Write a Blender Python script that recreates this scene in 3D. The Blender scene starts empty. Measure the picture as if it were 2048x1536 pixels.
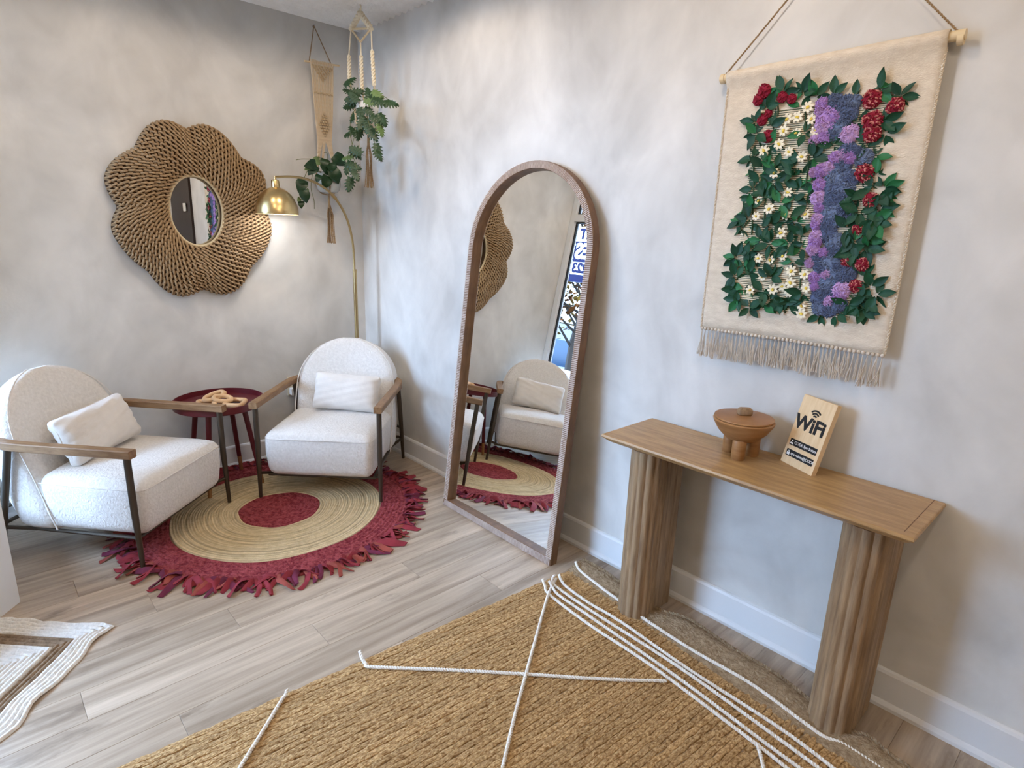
import bpy, math, random
from mathutils import Vector, Matrix
random.seed(7)
scene = bpy.context.scene
COL = scene.collection
PI = math.pi
# ------------------------------------------------------------------ camera
CAM = Vector((-2.0857, -3.7523, 1.5))
CR = Vector((0.7344098, -0.6779190, 0.0326804))
CU = Vector((0.1461455, 0.2049781, 0.9677941))
CF = Vector((0.6627848, 0.7059814, -0.2496127))
FPX = 1190.03
cd = bpy.data.cameras.new('camera'); cd.sensor_width = 36; cd.lens = 36 * FPX / 2048; cd.clip_start = .05
cam = bpy.data.objects.new('camera', cd); COL.objects.link(cam)
cam.matrix_world = Matrix(((CR.x, CU.x, -CF.x, CAM.x), (CR.y, CU.y, -CF.y, CAM.y), (CR.z, CU.z, -CF.z, CAM.z), (0, 0, 0, 1)))
scene.camera = cam
# ------------------------------------------------------------------ view, world, lights
vs = scene.view_settings
vs.view_transform = 'Standard'; vs.look = 'None'; vs.gamma = 1; vs.use_curve_mapping = False
vs.exposure = 0.15
w = bpy.data.worlds.new('sky'); scene.world = w; w.use_nodes = True
bg = w.node_tree.nodes['Background']; bg.inputs[0].default_value = (.44, .66, 1.0, 1); bg.inputs[1].default_value = 22.0

def area(name, loc, rot, sx, sy, power=0, color=(1, 1, 1), portal=False):
    l = bpy.data.lights.new(name, 'AREA'); l.shape = 'RECTANGLE'; l.size = sx; l.size_y = sy; l.energy = power; l.color = color
    if portal: l.cycles.is_portal = True
    o = bpy.data.objects.new(name, l); COL.objects.link(o); o.location = loc; o.rotation_euler = rot
    return o
# ------------------------------------------------------------------ world geometry from measured image points
def ray(x, y): return CF + CR * ((x - 1024) / FPX) - CU * ((y - 768) / FPX)
def on_floor(x, y, z=0.0): d = ray(x, y); return CAM + d * ((z - CAM.z) / d.z)
def on_right(x, y, X=0.0): d = ray(x, y); return CAM + d * ((X - CAM.x) / d.x)
def on_back(x, y, Y=0.0): d = ray(x, y); return CAM + d * ((Y - CAM.y) / d.y)
# ------------------------------------------------------------------ materials
MATS = {}
def mat(name, col, rough=.6, metal=0, var=None, bump=None, stretch=(1, 1, 1), spec=.3, col2=None, coord='Object', rnd=0, sheen=0, trans=0, detail=4):
    """col -> col2 mixed by noise of scale var; bump = (scale, strength)"""
    m = bpy.data.materials.new(name); m.use_nodes = True; nt = m.node_tree; N = nt.nodes; L = nt.links
    p = N['Principled BSDF']
    p.inputs['Base Color'].default_value = (*col, 1); p.inputs['Roughness'].default_value = rough; p.inputs['Metallic'].default_value = metal
    p.inputs['Specular IOR Level'].default_value = spec
    if sheen: p.inputs['Sheen Weight'].default_value = sheen
    if trans: p.inputs['Transmission Weight'].default_value = trans
    if var or bump:
        tc = N.new('ShaderNodeTexCoord'); mp = N.new('ShaderNodeMapping'); mp.inputs['Scale'].default_value = stretch
        L.new(tc.outputs[coord], mp.inputs['Vector'])
        vec = mp.outputs['Vector']
        if rnd:
            oi = N.new('ShaderNodeObjectInfo'); sc = N.new('ShaderNodeVectorMath'); sc.operation = 'SCALE'; sc.inputs[0].default_value = (37, 91, 53)
            L.new(oi.outputs['Random'], sc.inputs['Scale']); ad = N.new('ShaderNodeVectorMath'); L.new(vec, ad.inputs[0]); L.new(sc.outputs[0], ad.inputs[1]); vec = ad.outputs[0]
    if var:
        n = N.new('ShaderNodeTexNoise'); n.inputs['Scale'].default_value = var; n.inputs['Detail'].default_value = detail; n.inputs['Roughness'].default_value = .6
        L.new(vec, n.inputs['Vector'])
        cr = N.new('ShaderNodeValToRGB'); cr.color_ramp.elements[0].position = .33; cr.color_ramp.elements[1].position = .68
        cr.color_ramp.elements[0].color = (*(col2 or tuple(c * .7 for c in col)), 1); cr.color_ramp.elements[1].color = (*col, 1)
        L.new(n.outputs['Fac'], cr.inputs['Fac'])
        out = cr.outputs['Color']
        if rnd:
            hs = N.new('ShaderNodeHueSaturation'); ma = N.new('ShaderNodeMapRange'); ma.inputs['To Min'].default_value = 1 - rnd; ma.inputs['To Max'].default_value = 1 + rnd
            L.new(oi.outputs['Random'], ma.inputs['Value']); L.new(ma.outputs['Result'], hs.inputs['Value']); L.new(out, hs.inputs['Color']); out = hs.outputs['Color']
        L.new(out, p.inputs['Base Color'])
    if bump:
        n2 = N.new('ShaderNodeTexNoise'); n2.inputs['Scale'].default_value = bump[0]; n2.inputs['Detail'].default_value = 3
        L.new(vec, n2.inputs['Vector'])
        b = N.new('ShaderNodeBump'); b.inputs['Strength'].default_value = bump[1]; b.inputs['Distance'].default_value = bump[2] if len(bump) > 2 else .01
        L.new(n2.outputs['Fac'], b.inputs['Height']); L.new(b.outputs['Normal'], p.inputs['Normal'])
    MATS[name] = m
    return m

def add_knots(m):
    nt = m.node_tree; N = nt.nodes; L = nt.links; p = N['Principled BSDF']; src = p.inputs['Base Color'].links[0].from_socket
    tc = N.new('ShaderNodeTexCoord'); oi = N.new('ShaderNodeObjectInfo'); sc = N.new('ShaderNodeVectorMath'); sc.operation = 'SCALE'; sc.inputs[0].default_value = (71, 23, 47); L.new(oi.outputs['Random'], sc.inputs['Scale'])
    mp = N.new('ShaderNodeMapping'); mp.inputs['Scale'].default_value = (2.2, 7.5, 7.5); L.new(tc.outputs['Object'], mp.inputs['Vector']); ad = N.new('ShaderNodeVectorMath'); L.new(mp.outputs[0], ad.inputs[0]); L.new(sc.outputs[0], ad.inputs[1])
    n = N.new('ShaderNodeTexNoise'); n.inputs['Scale'].default_value = 1.5; n.inputs['Detail'].default_value = 5; n.inputs['Roughness'].default_value = .62; L.new(ad.outputs[0], n.inputs['Vector'])
    cr = N.new('ShaderNodeValToRGB'); e = cr.color_ramp.elements; e[0].position = .60; e[0].color = (0, 0, 0, 1); e[1].position = .74; e[1].color = (1, 1, 1, 1); L.new(n.outputs['Fac'], cr.inputs['Fac'])
    mx = N.new('ShaderNodeMix'); mx.data_type = 'RGBA'; mx.inputs['B'].default_value = (.22, .165, .12, 1); L.new(cr.outputs[0], mx.inputs['Factor']); L.new(src, mx.inputs['A']); L.new(mx.outputs['Result'], p.inputs['Base Color'])
def wall_material():
    m = mat('limewash', (.66, .645, .615), .9, spec=.1); nt = m.node_tree; N = nt.nodes; L = nt.links; p = N['Principled BSDF']
    tc = N.new('ShaderNodeTexCoord'); mp = N.new('ShaderNodeMapping'); mp.inputs['Rotation'].default_value = (.6, .5, .3); mp.inputs['Scale'].default_value = (1, 1, .75)
    L.new(tc.outputs['Object'], mp.inputs['Vector'])
    a = N.new('ShaderNodeTexNoise'); a.inputs['Scale'].default_value = 1.7; a.inputs['Detail'].default_value = 4; a.inputs['Roughness'].default_value = .55; a.inputs['Distortion'].default_value = .8
    b = N.new('ShaderNodeTexNoise'); b.inputs['Scale'].default_value = 6; b.inputs['Detail'].default_value = 5; b.inputs['Distortion'].default_value = .5
    L.new(mp.outputs[0], a.inputs[0]); L.new(mp.outputs[0], b.inputs[0])
    mx = N.new('ShaderNodeMix'); mx.inputs['Factor'].default_value = .3; L.new(a.outputs[0], mx.inputs[2]); L.new(b.outputs[0], mx.inputs[3])
    cr = N.new('ShaderNodeValToRGB'); e = cr.color_ramp.elements; e[0].position = .36; e[0].color = (.57, .555, .53, 1); e[1].position = .66; e[1].color = (.81, .795, .765, 1)
    L.new(mx.outputs[0], cr.inputs[0]); L.new(cr.outputs[0], p.inputs['Base Color'])
    c = N.new('ShaderNodeTexNoise'); c.inputs['Scale'].default_value = 60; L.new(tc.outputs['Object'], c.inputs[0])
    bp = N.new('ShaderNodeBump'); bp.inputs['Strength'].default_value = .12; bp.inputs['Distance'].default_value = .004; L.new(c.outputs[0], bp.inputs['Height']); L.new(bp.outputs[0], p.inputs['Normal'])
    return m
WALL = wall_material()
WHITE = mat('white_paint', (.78, .79, .80), .45)
CEIL = mat('ceiling_white', (.92, .92, .91), .85, var=14, col2=(.84, .84, .83), bump=(50, .4))
PLANK = mat('floor_plank', (.57, .455, .345), .40, var=2.6, col2=(.31, .235, .17), stretch=(.6, 9, 9), rnd=.12, bump=(9, .12), spec=.4, detail=6)
add_knots(PLANK)
BOUCLE = mat('boucle', (.80, .765, .725), .95, var=80, col2=(.69, .655, .615), bump=(95, .75, .006), sheen=.3, spec=.1)
VELVET = mat('pillow_fabric', (.78, .73, .675), .8, var=9, col2=(.69, .64, .585), bump=(260, .3, .002), sheen=.5, spec=.1)
BRONZE = mat('dark_bronze', (.085, .07, .055), .38, .7)
ARMWOOD = mat('walnut_arm', (.30, .175, .085), .45, var=8, col2=(.19, .10, .045), stretch=(9, 1.5, 9), bump=(30, .08))
OAK = mat('oak', (.50, .31, .135), .36, var=6, col2=(.33, .195, .08), stretch=(9, 1, 9), bump=(30, .08), spec=.4)
OAKV = mat('oak_column', (.42, .285, .165), .55, var=7, col2=(.22, .14, .08), stretch=(9, 9, .8), bump=(40, .15))
BOWLW = mat('bowl_wood', (.42, .215, .085), .42, var=5, col2=(.27, .125, .045), stretch=(1, 1, 7))
PINE = mat('pine', (.80, .60, .37), .5, var=9, col2=(.70, .49, .27), stretch=(7, 7, 1))
FRAMEW = mat('mirror_frame_wood', (.21, .11, .052), .5, var=10, col2=(.13, .068, .034), stretch=(3, 3, 1))
RIBM = mat('mirror_rib_lit', (.62, .52, .47), .45, var=14, col2=(.44, .34, .29))  # paler than the frame wood: light on the front face put into the colour
BRASS = mat('brass', (.70, .52, .25), .28, 1)
BRASSD = mat('brass_aged', (.42, .31, .15), .35, 1)
MIRROR = mat('mirror_glass', (.90, .92, .92), 0.0, 1)
ROPE = mat('seagrass_rope', (.45, .315, .185), .85, var=60, col2=(.30, .195, .105), bump=(220, .4, .003))
ROPED = mat('seagrass_dark', (.075, .042, .022), .95)
JUTE = mat('jute', (.68, .46, .23), .95, var=95, detail=2, col2=(.26, .14, .050), stretch=(1, 1.6, 1), bump=(130, .9, .008), rnd=.12)
JUTEB = mat('jute_hem', (.42, .32, .21), .95, var=60, col2=(.24, .17, .10), bump=(110, .9, .01))
JUTEP = mat('pale_jute', (.74, .60, .38), .9, var=40, col2=(.60, .47, .27), bump=(120, .6, .006))
def ring_shade(m):
    nt = m.node_tree; N = nt.nodes; L = nt.links; p = N['Principled BSDF']; src = p.inputs['Base Color'].links[0].from_socket
    tc = N.new('ShaderNodeTexCoord'); ln = N.new('ShaderNodeVectorMath'); ln.operation = 'LENGTH'; L.new(tc.outputs['Object'], ln.inputs[0])
    n = N.new('ShaderNodeTexNoise'); n.noise_dimensions = '1D'; n.inputs['Scale'].default_value = 75; n.inputs['Detail'].default_value = 2; L.new(ln.outputs['Value'], n.inputs['W'])
    mr = N.new('ShaderNodeMapRange'); mr.inputs['From Min'].default_value = .3; mr.inputs['From Max'].default_value = .7; mr.inputs['To Min'].default_value = .62; mr.inputs['To Max'].default_value = 1.12; L.new(n.outputs['Fac'], mr.inputs['Value'])
    hs = N.new('ShaderNodeHueSaturation'); L.new(mr.outputs[0], hs.inputs['Value']); L.new(src, hs.inputs['Color']); L.new(hs.outputs[0], p.inputs['Base Color'])
ring_shade(JUTEP)
CORDW = mat('white_cord', (.86, .84, .80), .85, bump=(200, .4, .003))
REDB = mat('red_braid', (.39, .08, .088), .9, var=62, col2=(.17, .014, .026), bump=(62, 1.0, .014), detail=1.5)
REDF = [mat('red_rag', (.30, .035, .05), .85, var=20), mat('rust_rag', (.36, .08, .062), .85, var=20), mat('plum_rag', (.17, .025, .06), .85, var=20)]
WRUG = mat('white_braid', (.90, .88, .84), .95, var=70, col2=(.70, .69, .66), bump=(90, .8, .008))
BRUG = mat('brown_braid', (.34, .25, .17), .95, var=60, col2=(.20, .14, .09), bump=(90, .8, .008))
REDT = mat('red_lacquer', (.105, .007, .013), .35, spec=.5)
COPPER = mat('copper_tip', (.42, .22, .10), .4, .6)
CHAINW = mat('light_wood', (.72, .47, .26), .5, var=10, col2=(.60, .36, .18))
LINEN = mat('natural_linen', (.76, .66, .53), .95, var=26, col2=(.66, .56, .44), bump=(150, .6, .004), stretch=(1, 1, 2.5))
LINENF = mat('linen_fringe', (.70, .62, .52), .95, var=40)
LEAF = [mat('leaf_deep', (.012, .085, .038), .5, var=18, col2=(.006, .045, .025)), mat('leaf_dark', (.010, .055, .032), .5), mat('leaf_bright', (.018, .15, .05), .5)]
STEM = mat('stem_green', (.03, .07, .03), .7)
DARKNET = mat('net_dark', (.06, .085, .05), .9)
CREAM = mat('net_cream', (.80, .73, .58), .9)
PETAL = mat('petal_white', (.88, .82, .66), .8); YEL = mat('petal_centre', (.78, .60, .10), .8)
WINE = mat('yarn_wine', (.26, .012, .035), .9); ROSE = mat('yarn_rose', (.62, .23, .21), .9)
LILAC = mat('yarn_lilac', (.42, .25, .58), .95); LILACP = mat('yarn_lilac_pale', (.56, .37, .66), .95); BLUEY = mat('yarn_blue', (.105, .14, .25), .95); BLUEY2 = mat('yarn_slate', (.15, .20, .32), .95)
MACR = mat('macrame_cotton', (.66, .53, .37), .9, bump=(150, .4, .003)); MACRL = mat('macrame_pale', (.80, .70, .52), .9, bump=(150, .4, .003))
MACRD = mat('macrame_jute', (.36, .24, .13), .9, var=40)
DOWEL = mat('dowel', (.72, .57, .35), .5)
POTW = mat('pot_white', (.80, .78, .72), .5); POTG = mat('pot_grey', (.44, .45, .42), .25, spec=.5)
SOIL = mat('soil', (.05, .035, .02), .95)
PLEAF = mat('pothos_leaf', (.012, .05, .016), .35, var=14, col2=(.006, .028, .012), spec=.4); PLEAF2 = mat('pothos_leaf_pale', (.13, .20, .075), .4, spec=.4)
MLEAF = mat('monstera_leaf', (.028, .075, .028), .4, var=20, col2=(.014, .045, .018), spec=.4); MLEAF2 = mat('monstera_leaf_pale', (.12, .20, .07), .45)
VINE = mat('vine', (.15, .17, .07), .7)
IVORY = mat('ivory_plastic', (.72, .66, .52), .4); PLASTIC = mat('white_plastic', (.82, .82, .80), .4); SLOT = mat('slot_black', (.02, .02, .02), .6)
BLACK = mat('black_print', (.012, .012, .012), .5); WHITEP = mat('white_print', (.85, .85, .85), .5)
DOORM = mat('dark_door', (.030, .016, .012), .45, var=5, col2=(.018, .010, .008), stretch=(6, 6, .6))
GASKET = mat('gasket_black', (.012, .012, .014), .5)
SILVER = mat('brushed_steel', (.6, .6, .6), .3, 1)
NAVY = mat('sign_navy', (.003, .004, .022), .6, spec=.05); SIGNW = mat('sign_white', (.62, .62, .60), .5)
ASPH = mat('pavement', (.10, .10, .10), .9, var=3); CARB = mat('car_blue', (.008, .026, .055), .35, 0, spec=.3); TYRE = mat('tyre', (.02, .02, .02), .8); CARG = mat('car_glass', (.03, .04, .05), .05, spec=.8)
BARK = mat('bark', (.02, .014, .010), .9); AUT = [mat('leaf_orange', (.060, .018, .003), .8, spec=.05), mat('leaf_yellow', (.085, .045, .006), .8, spec=.05)]
BRICK = mat('tan_brick', (.13, .09, .05), .9, var=4)
def glass_mat():
    m = bpy.data.materials.new('window_glass'); m.use_nodes = True; nt = m.node_tree; N = nt.nodes; L = nt.links
    N.remove(N['Principled BSDF']); t = N.new('ShaderNodeBsdfTransparent'); g = N.new('ShaderNodeBsdfGlossy'); g.inputs['Roughness'].default_value = 0
    mx = N.new('ShaderNodeMixShader'); f = N.new('ShaderNodeFresnel'); f.inputs[0].default_value = 1.25
    L.new(f.outputs[0], mx.inputs[0]); L.new(t.outputs[0], mx.inputs[1]); L.new(g.outputs[0], mx.inputs[2]); L.new(mx.outputs[0], N['Material Output'].inputs[0])
    return m
GLASS = glass_mat()
def emit_mat(name, col, s):
    m = bpy.data.materials.new(name); m.use_nodes = True; p = m.node_tree.nodes['Principled BSDF']
    p.inputs['Base Color'].default_value = (*col, 1); p.inputs['Emission Color'].default_value = (*col, 1); p.inputs['Emission Strength'].default_value = s
    return m
BULB = emit_mat('bulb_lit', (1, .97, .92), 12)
CANL = emit_mat('ceiling_lamp_lit', (1, .85, .66), 8)
# ------------------------------------------------------------------ mesh helpers
def frame_of(t):
    t = t.normalized(); a = Vector((0, 0, 1)) if abs(t.z) < .9 else Vector((1, 0, 0))
    n = t.cross(a).normalized(); return n, t.cross(n).normalized()
class MB:
    def __init__(s): s.v = []; s.f = []
    def add(s, vs, fs):
        b = len(s.v); s.v += [tuple(v) for v in vs]; s.f += [tuple(b + i for i in f) for f in fs]
        return s
    def box(s, x0, x1, y0, y1, z0, z1, c=0):
        if not c:
            return s.add([(x, y, z) for x in (x0, x1) for y in (y0, y1) for z in (z0, z1)], [(0, 1, 3, 2), (4, 6, 7, 5), (0, 4, 5, 1), (2, 3, 7, 6), (0, 2, 6, 4), (1, 5, 7, 3)])
        # chamfered top and bottom
        r = [((x0 + c, y0 + c), (x1 - c, y0 + c), (x1 - c, y1 - c), (x0 + c, y1 - c)), ((x0, y0), (x1, y0), (x1, y1), (x0, y1))]
        L = [(r[0], z0), (r[1], z0 + c), (r[1], z1 - c), (r[0], z1)]
        vs = [(x, y, z) for q, z in L for x, y in q]
        fs = [(3, 2, 1, 0), (12, 13, 14, 15)]
        for k in range(3):
            for i in range(4): j = (i + 1) % 4; fs.append((4 * k + i, 4 * k + j, 4 * k + 4 + j, 4 * k + 4 + i))
        return s.add(vs, fs)
    def tube(s, pts, r, n=8, closed=False, cap=True, sq=None, up=None):
        P = [Vector(p) for p in pts]; m = len(P); R = r if isinstance(r, (list, tuple)) else [r] * m
        vs = []; nrm = None
        for i in range(m):
            if closed: t = P[(i + 1) % m] - P[i - 1]
            else: t = P[min(i + 1, m - 1)] - P[max(i - 1, 0)]
            if t.length < 1e-9: t = Vector((0, 0, 1))
            t.normalize()
            if up is not None:
                b = Vector(up); nn = t.cross(b).normalized(); b = nn.cross(t).normalized()
            else:
                if nrm is None: nn, b = frame_of(t)
                else:
                    nn = (nrm - t * nrm.dot(t))
                    nn = nn.normalized() if nn.length > 1e-6 else frame_of(t)[0]
                    b = t.cross(nn)
                nrm = nn
            for k in range(n):
                if sq:
                    cx, cy = sq[k]; vs.append(P[i] + nn * cx * R[i] + b * cy * R[i])
                else:
                    a = 2 * PI * k / n; vs.append(P[i] + (nn * math.cos(a) + b * math.sin(a)) * R[i])
        fs = []
        for i in range(m if closed else m - 1):
            j = (i + 1) % m
            for k in range(n): q = (k + 1) % n; fs.append((i * n + k, i * n + q, j * n + q, j * n + k))
        if cap and not closed: fs += [tuple(range(n - 1, -1, -1)), tuple((m - 1) * n + k for k in range(n))]
        return s.add(vs, fs)
    def lathe(s, prof, c=(0, 0, 0), n=24, cap=True):
        vs = [(c[0] + r * math.cos(2 * PI * k / n), c[1] + r * math.sin(2 * PI * k / n), c[2] + z) for r, z in prof for k in range(n)]
        fs = [(i * n + k, i * n + (k + 1) % n, (i + 1) * n + (k + 1) % n, (i + 1) * n + k) for i in range(len(prof) - 1) for k in range(n)]
        if cap: fs += [tuple(range(n - 1, -1, -1)), tuple((len(prof) - 1) * n + k for k in range(n))]
        return s.add(vs, fs)
    def prism(s, poly, z0, z1):
        n = len(poly)
        return s.add([(x, y, z0) for x, y in poly] + [(x, y, z1) for x, y in poly],
                     [tuple(range(n - 1, -1, -1)), tuple(range(n, 2 * n))] + [(i, (i + 1) % n, n + (i + 1) % n, n + i) for i in range(n)])
    def loft(s, loops, cap=True, closed=False):
        n = len(loops[0]); m = len(loops)
        vs = [p for l in loops for p in l]
        fs = [(i * n + k, i * n + (k + 1) % n, ((i + 1) % m) * n + (k + 1) % n, ((i + 1) % m) * n + k) for i in range(m if closed else m - 1) for k in range(n)]
        if cap and not closed: fs += [tuple(range(n - 1, -1, -1)), tuple((m - 1) * n + k for k in range(n))]
        return s.add(vs, fs)
    def grid(s, rows):
        n = len(rows[0]); vs = [p for r in rows for p in r]
        return s.add(vs, [(i * n + k, i * n + k + 1, (i + 1) * n + k + 1, (i + 1) * n + k) for i in range(len(rows) - 1) for k in range(n - 1)])
    def sphere(s, c, r, n=12, m=8, sc=(1, 1, 1)):
        loops = [[(c[0] + sc[0] * r * math.sin(a) * math.cos(2 * PI * k / n), c[1] + sc[1] * r * math.sin(a) * math.sin(2 * PI * k / n), c[2] - sc[2] * r * math.cos(a)) for k in range(n)] for a in [PI * (i + .02) / (m + .04) for i in range(m + 1)]]
        return s.loft(loops)
    def mesh(s, name, m, smooth=True, off=(0, 0, 0)):
        me = bpy.data.meshes.new(name); o = Vector(off)
        me.from_pydata([tuple(Vector(v) - o) for v in s.v] if o.length else s.v, [], s.f); me.materials.append(m)
        if smooth:
            me.polygons.foreach_set('use_smooth', [True] * len(me.polygons))
            try: me.set_sharp_from_angle(angle=math.radians(42))
            except Exception: pass
        me.update(); return me
    def build(s, name, m, parent=None, off=None, smooth=True):
        if off is None: off = tuple(parent.location) if (parent is not None and FLAT.get(parent.name)) else (0, 0, 0)
        return put(name, s.mesh(name, m, smooth, off), parent)
FLAT = {}
def put(name, me, parent=None, loc=None, rot=None, scale=None):
    o = bpy.data.objects.new(name, me); COL.objects.link(o)
    if parent is not None: o.parent = parent
    if loc is not None: o.location = loc
    if rot is not None:
        o.rotation_euler = rot
    if scale is not None: o.scale = scale if isinstance(scale, (tuple, list)) else (scale,) * 3
    return o
def tag(o, label=None, cat=None, group=None, kind=None):
    if label: o['label'] = label
    if cat: o['category'] = cat
    if group: o['group'] = group
    if kind: o['kind'] = kind
    return o
def thing(name, label, cat, loc=(0, 0, 0), rotz=0, group=None, flat=True):
    """an Empty at the thing's base; flat = its parts are given in world coordinates"""
    o = bpy.data.objects.new(name, None); COL.objects.link(o); o.location = loc; o.rotation_euler = (0, 0, rotz); o.empty_display_size = .05
    tag(o, label, cat, group)
    FLAT[o.name] = flat and abs(rotz) < 1e-9
    return o
def struct(name, mb, m, parent=None, smooth=False):
    o = mb.build(name, m, parent, smooth=smooth)
    if parent is None: o['kind'] = 'structure'
    return o
def rbox(sx, sy, sz, r, n=8, fn=None):
    """rounded box centred on the origin, as an MB"""
    mb = MB(); h = (sx / 2, sy / 2, sz / 2)
    def pt(p):
        q = Vector([max(-(h[i] - r), min(h[i] - r, p[i])) for i in range(3)]); d = Vector(p) - q
        v = q + d.normalized() * r if d.length > 1e-9 else Vector(p)
        return fn(v) if fn else v
    def coords(L):
        e = L - r; k = 5
        return [-L + r * (1 - math.cos(PI / 2 * i / k)) * 1.0 for i in range(k)] + [-e + 2 * e * i / n for i in range(n + 1)] + [L - r * (1 - math.cos(PI / 2 * i / k)) for i in range(k - 1, -1, -1)]
    for ax in range(3):
        a, b = [(1, 2), (2, 0), (0, 1)][ax]
        A = coords(h[a]); B = coords(h[b])
        for sg in (-1, 1):
            rows = []
            for i in A:
                row = []
                for j in B:
                    p = [0, 0, 0]; p[ax] = sg * h[ax]; p[a] = i; p[b] = j; row.append(pt(p))
                rows.append(row)
            if sg < 0: rows = rows[::-1]
            mb.grid(rows)
    return mb
def catmull(P, n=6, closed=False):
    P = [Vector(p) for p in P]; m = len(P); out = []
    for i in range(m if closed else m - 1):
        if closed: a, b, c, d = P[i - 1], P[i], P[(i + 1) % m], P[(i + 2) % m]
        else: a, b, c, d = P[max(i - 1, 0)], P[i], P[i + 1], P[min(i + 2, m - 1)]
        for k in range(n):
            t = k / n
            out.append(.5 * ((2 * b) + (c - a) * t + (2 * a - 5 * b + 4 * c - d) * t * t + (3 * b - a - 3 * c + d) * t ** 3))
    if not closed: out.append(P[-1])
    return out
def resample(P, step):
    P = [Vector(p) for p in P]; out = [P[0]]; acc = 0
    for a, b in zip(P, P[1:]):
        d = (b - a).length
        if d < 1e-9: continue
        t = step - acc
        while t <= d: out.append(a + (b - a) * (t / d)); t += step
        acc = (acc + d) % step if d + acc >= step else acc + d
    if (out[-1] - P[-1]).length > step * .3: out.append(P[-1])
    return out
def rope(mb, pts, r, pitch, strands=2, n=5, per=7):
    """a cord of twisted strands"""
    P = resample(pts, pitch / per); nrm = None
    L = [[] for _ in range(strands)]
    for i, p in enumerate(P):
        t = (P[min(i + 1, len(P) - 1)] - P[max(i - 1, 0)]).normalized()
        if nrm is None: nrm = frame_of(t)[0]
        else: nrm = (nrm - t * nrm.dot(t)).normalized()
        b = t.cross(nrm)
        for s_ in range(strands):
            a = 2 * PI * (i / per + s_ / strands); L[s_].append(p + (nrm * math.cos(a) + b * math.sin(a)) * r * .5)
    for l in L:
        if len(l) > 1: mb.tube(l, r * .62, n)
    return mb
BOXSQ = [(-1, -1), (1, -1), (1, 1), (-1, 1)]

# =================================================================== THE SETTING
HC = 2.666
LX = -2.15
DG0 = Vector((-2.08, -.92, 0)); DGD = Vector((-.653, -.757, 0)).normalized(); DGN = Vector((DGD.y, -DGD.x, 0))   # diagonal shopfront, DGN towards outside
if DGN.x > 0: DGN = -DGN
DG1 = DG0 + DGD * 1.7
struct('wall_back', MB().box(LX - .02, .15, 0, .14, -.05, 2.74), WALL)
wr = struct('wall_right', MB().box(0, .15, -6.2, 0, -.05, 2.74), WALL)
struct('wall_front', MB().box(-3.6, .15, -6.2, -6.05, -.05, 2.74), WALL)
# corrugated ceiling, ribs running parallel to the back wall
rows = []; pitch = .064; k = 0; y = 0.02
while y > -6.06:
    ph = (k % 6) / 6 * 2 * PI; z = HC + .006 - .010 * math.cos(ph)
    rows.append([(-4.2, y, z), (-1.5, y, z), (0.02, y, z)]); y -= pitch / 6; k += 1
struct('ceiling', MB().grid(rows), CEIL, smooth=True)
struct('ceiling_slab', MB().box(-4.2, .15, -6.2, .14, 2.72, 2.8), CEIL)
bpy.data.objects['ceiling_slab'].name = 'ceiling_deck'
# floor planks, laid parallel to the back wall
fl = struct('floor', MB().prism([(.1, .1), (-2.2, .1), (-2.2, -.95), (DG1.x - .1, DG1.y), (DG1.x - .1, -6.1), (.1, -6.1)], -.05, -.009), mat('subfloor', (.25, .20, .15), .9))
PW = .153; PLN = 1.22; plank_cache = {}
row = 0; y1 = .045
def xmin_at(y):
    if y > -.92: return LX - .02
    t = (y - DG0.y) / DGD.y
    return max(DG0.x + DGD.x * t, DG1.x) - .03
while y1 > -5.95:
    y0 = y1 - PW; xm = xmin_at(y0 + .02); x1 = .06 - ((row * .413 + .13) % 1) * PLN + PLN
    while x1 > xm:
        x0 = max(x1 - PLN, xm); xe = min(x1, .06)
        if xe - x0 > .04:
            key = round(xe - x0, 3)
            if key not in plank_cache: plank_cache[key] = MB().box(-key / 2 + .0003, key / 2 - .0003, -PW / 2 + .0003, PW / 2 - .0003, -.009, 0, .0007).mesh('plank', PLANK, False)
            put('plank', plank_cache[key], fl, ((x0 + xe) / 2, (y0 + y1) / 2, 0))
        x1 = x0
    y1 = y0; row += 1
# baseboards with a small shoe moulding
def baseboard(name, a, b, nrm):
    prof = [(0, 0), (.026, 0), (.026, .012), (.020, .022), (.015, .026), (.015, .122), (.011, .131), (.004, .1345), (0, .1345)]
    a = Vector(a); b = Vector(b); nrm = Vector(nrm)
    loops = [[tuple(p + nrm * d + Vector((0, 0, z))) for d, z in prof] for p in (a, b)]
    return struct(name, MB().loft(loops), WHITE)
baseboard('baseboard_back', (LX + .02, 0, 0), (0, 0, 0), (0, -1, 0))
baseboard('baseboard_right', (0, 0, 0), (0, -3.80, 0), (-1, 0, 0))
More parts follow.
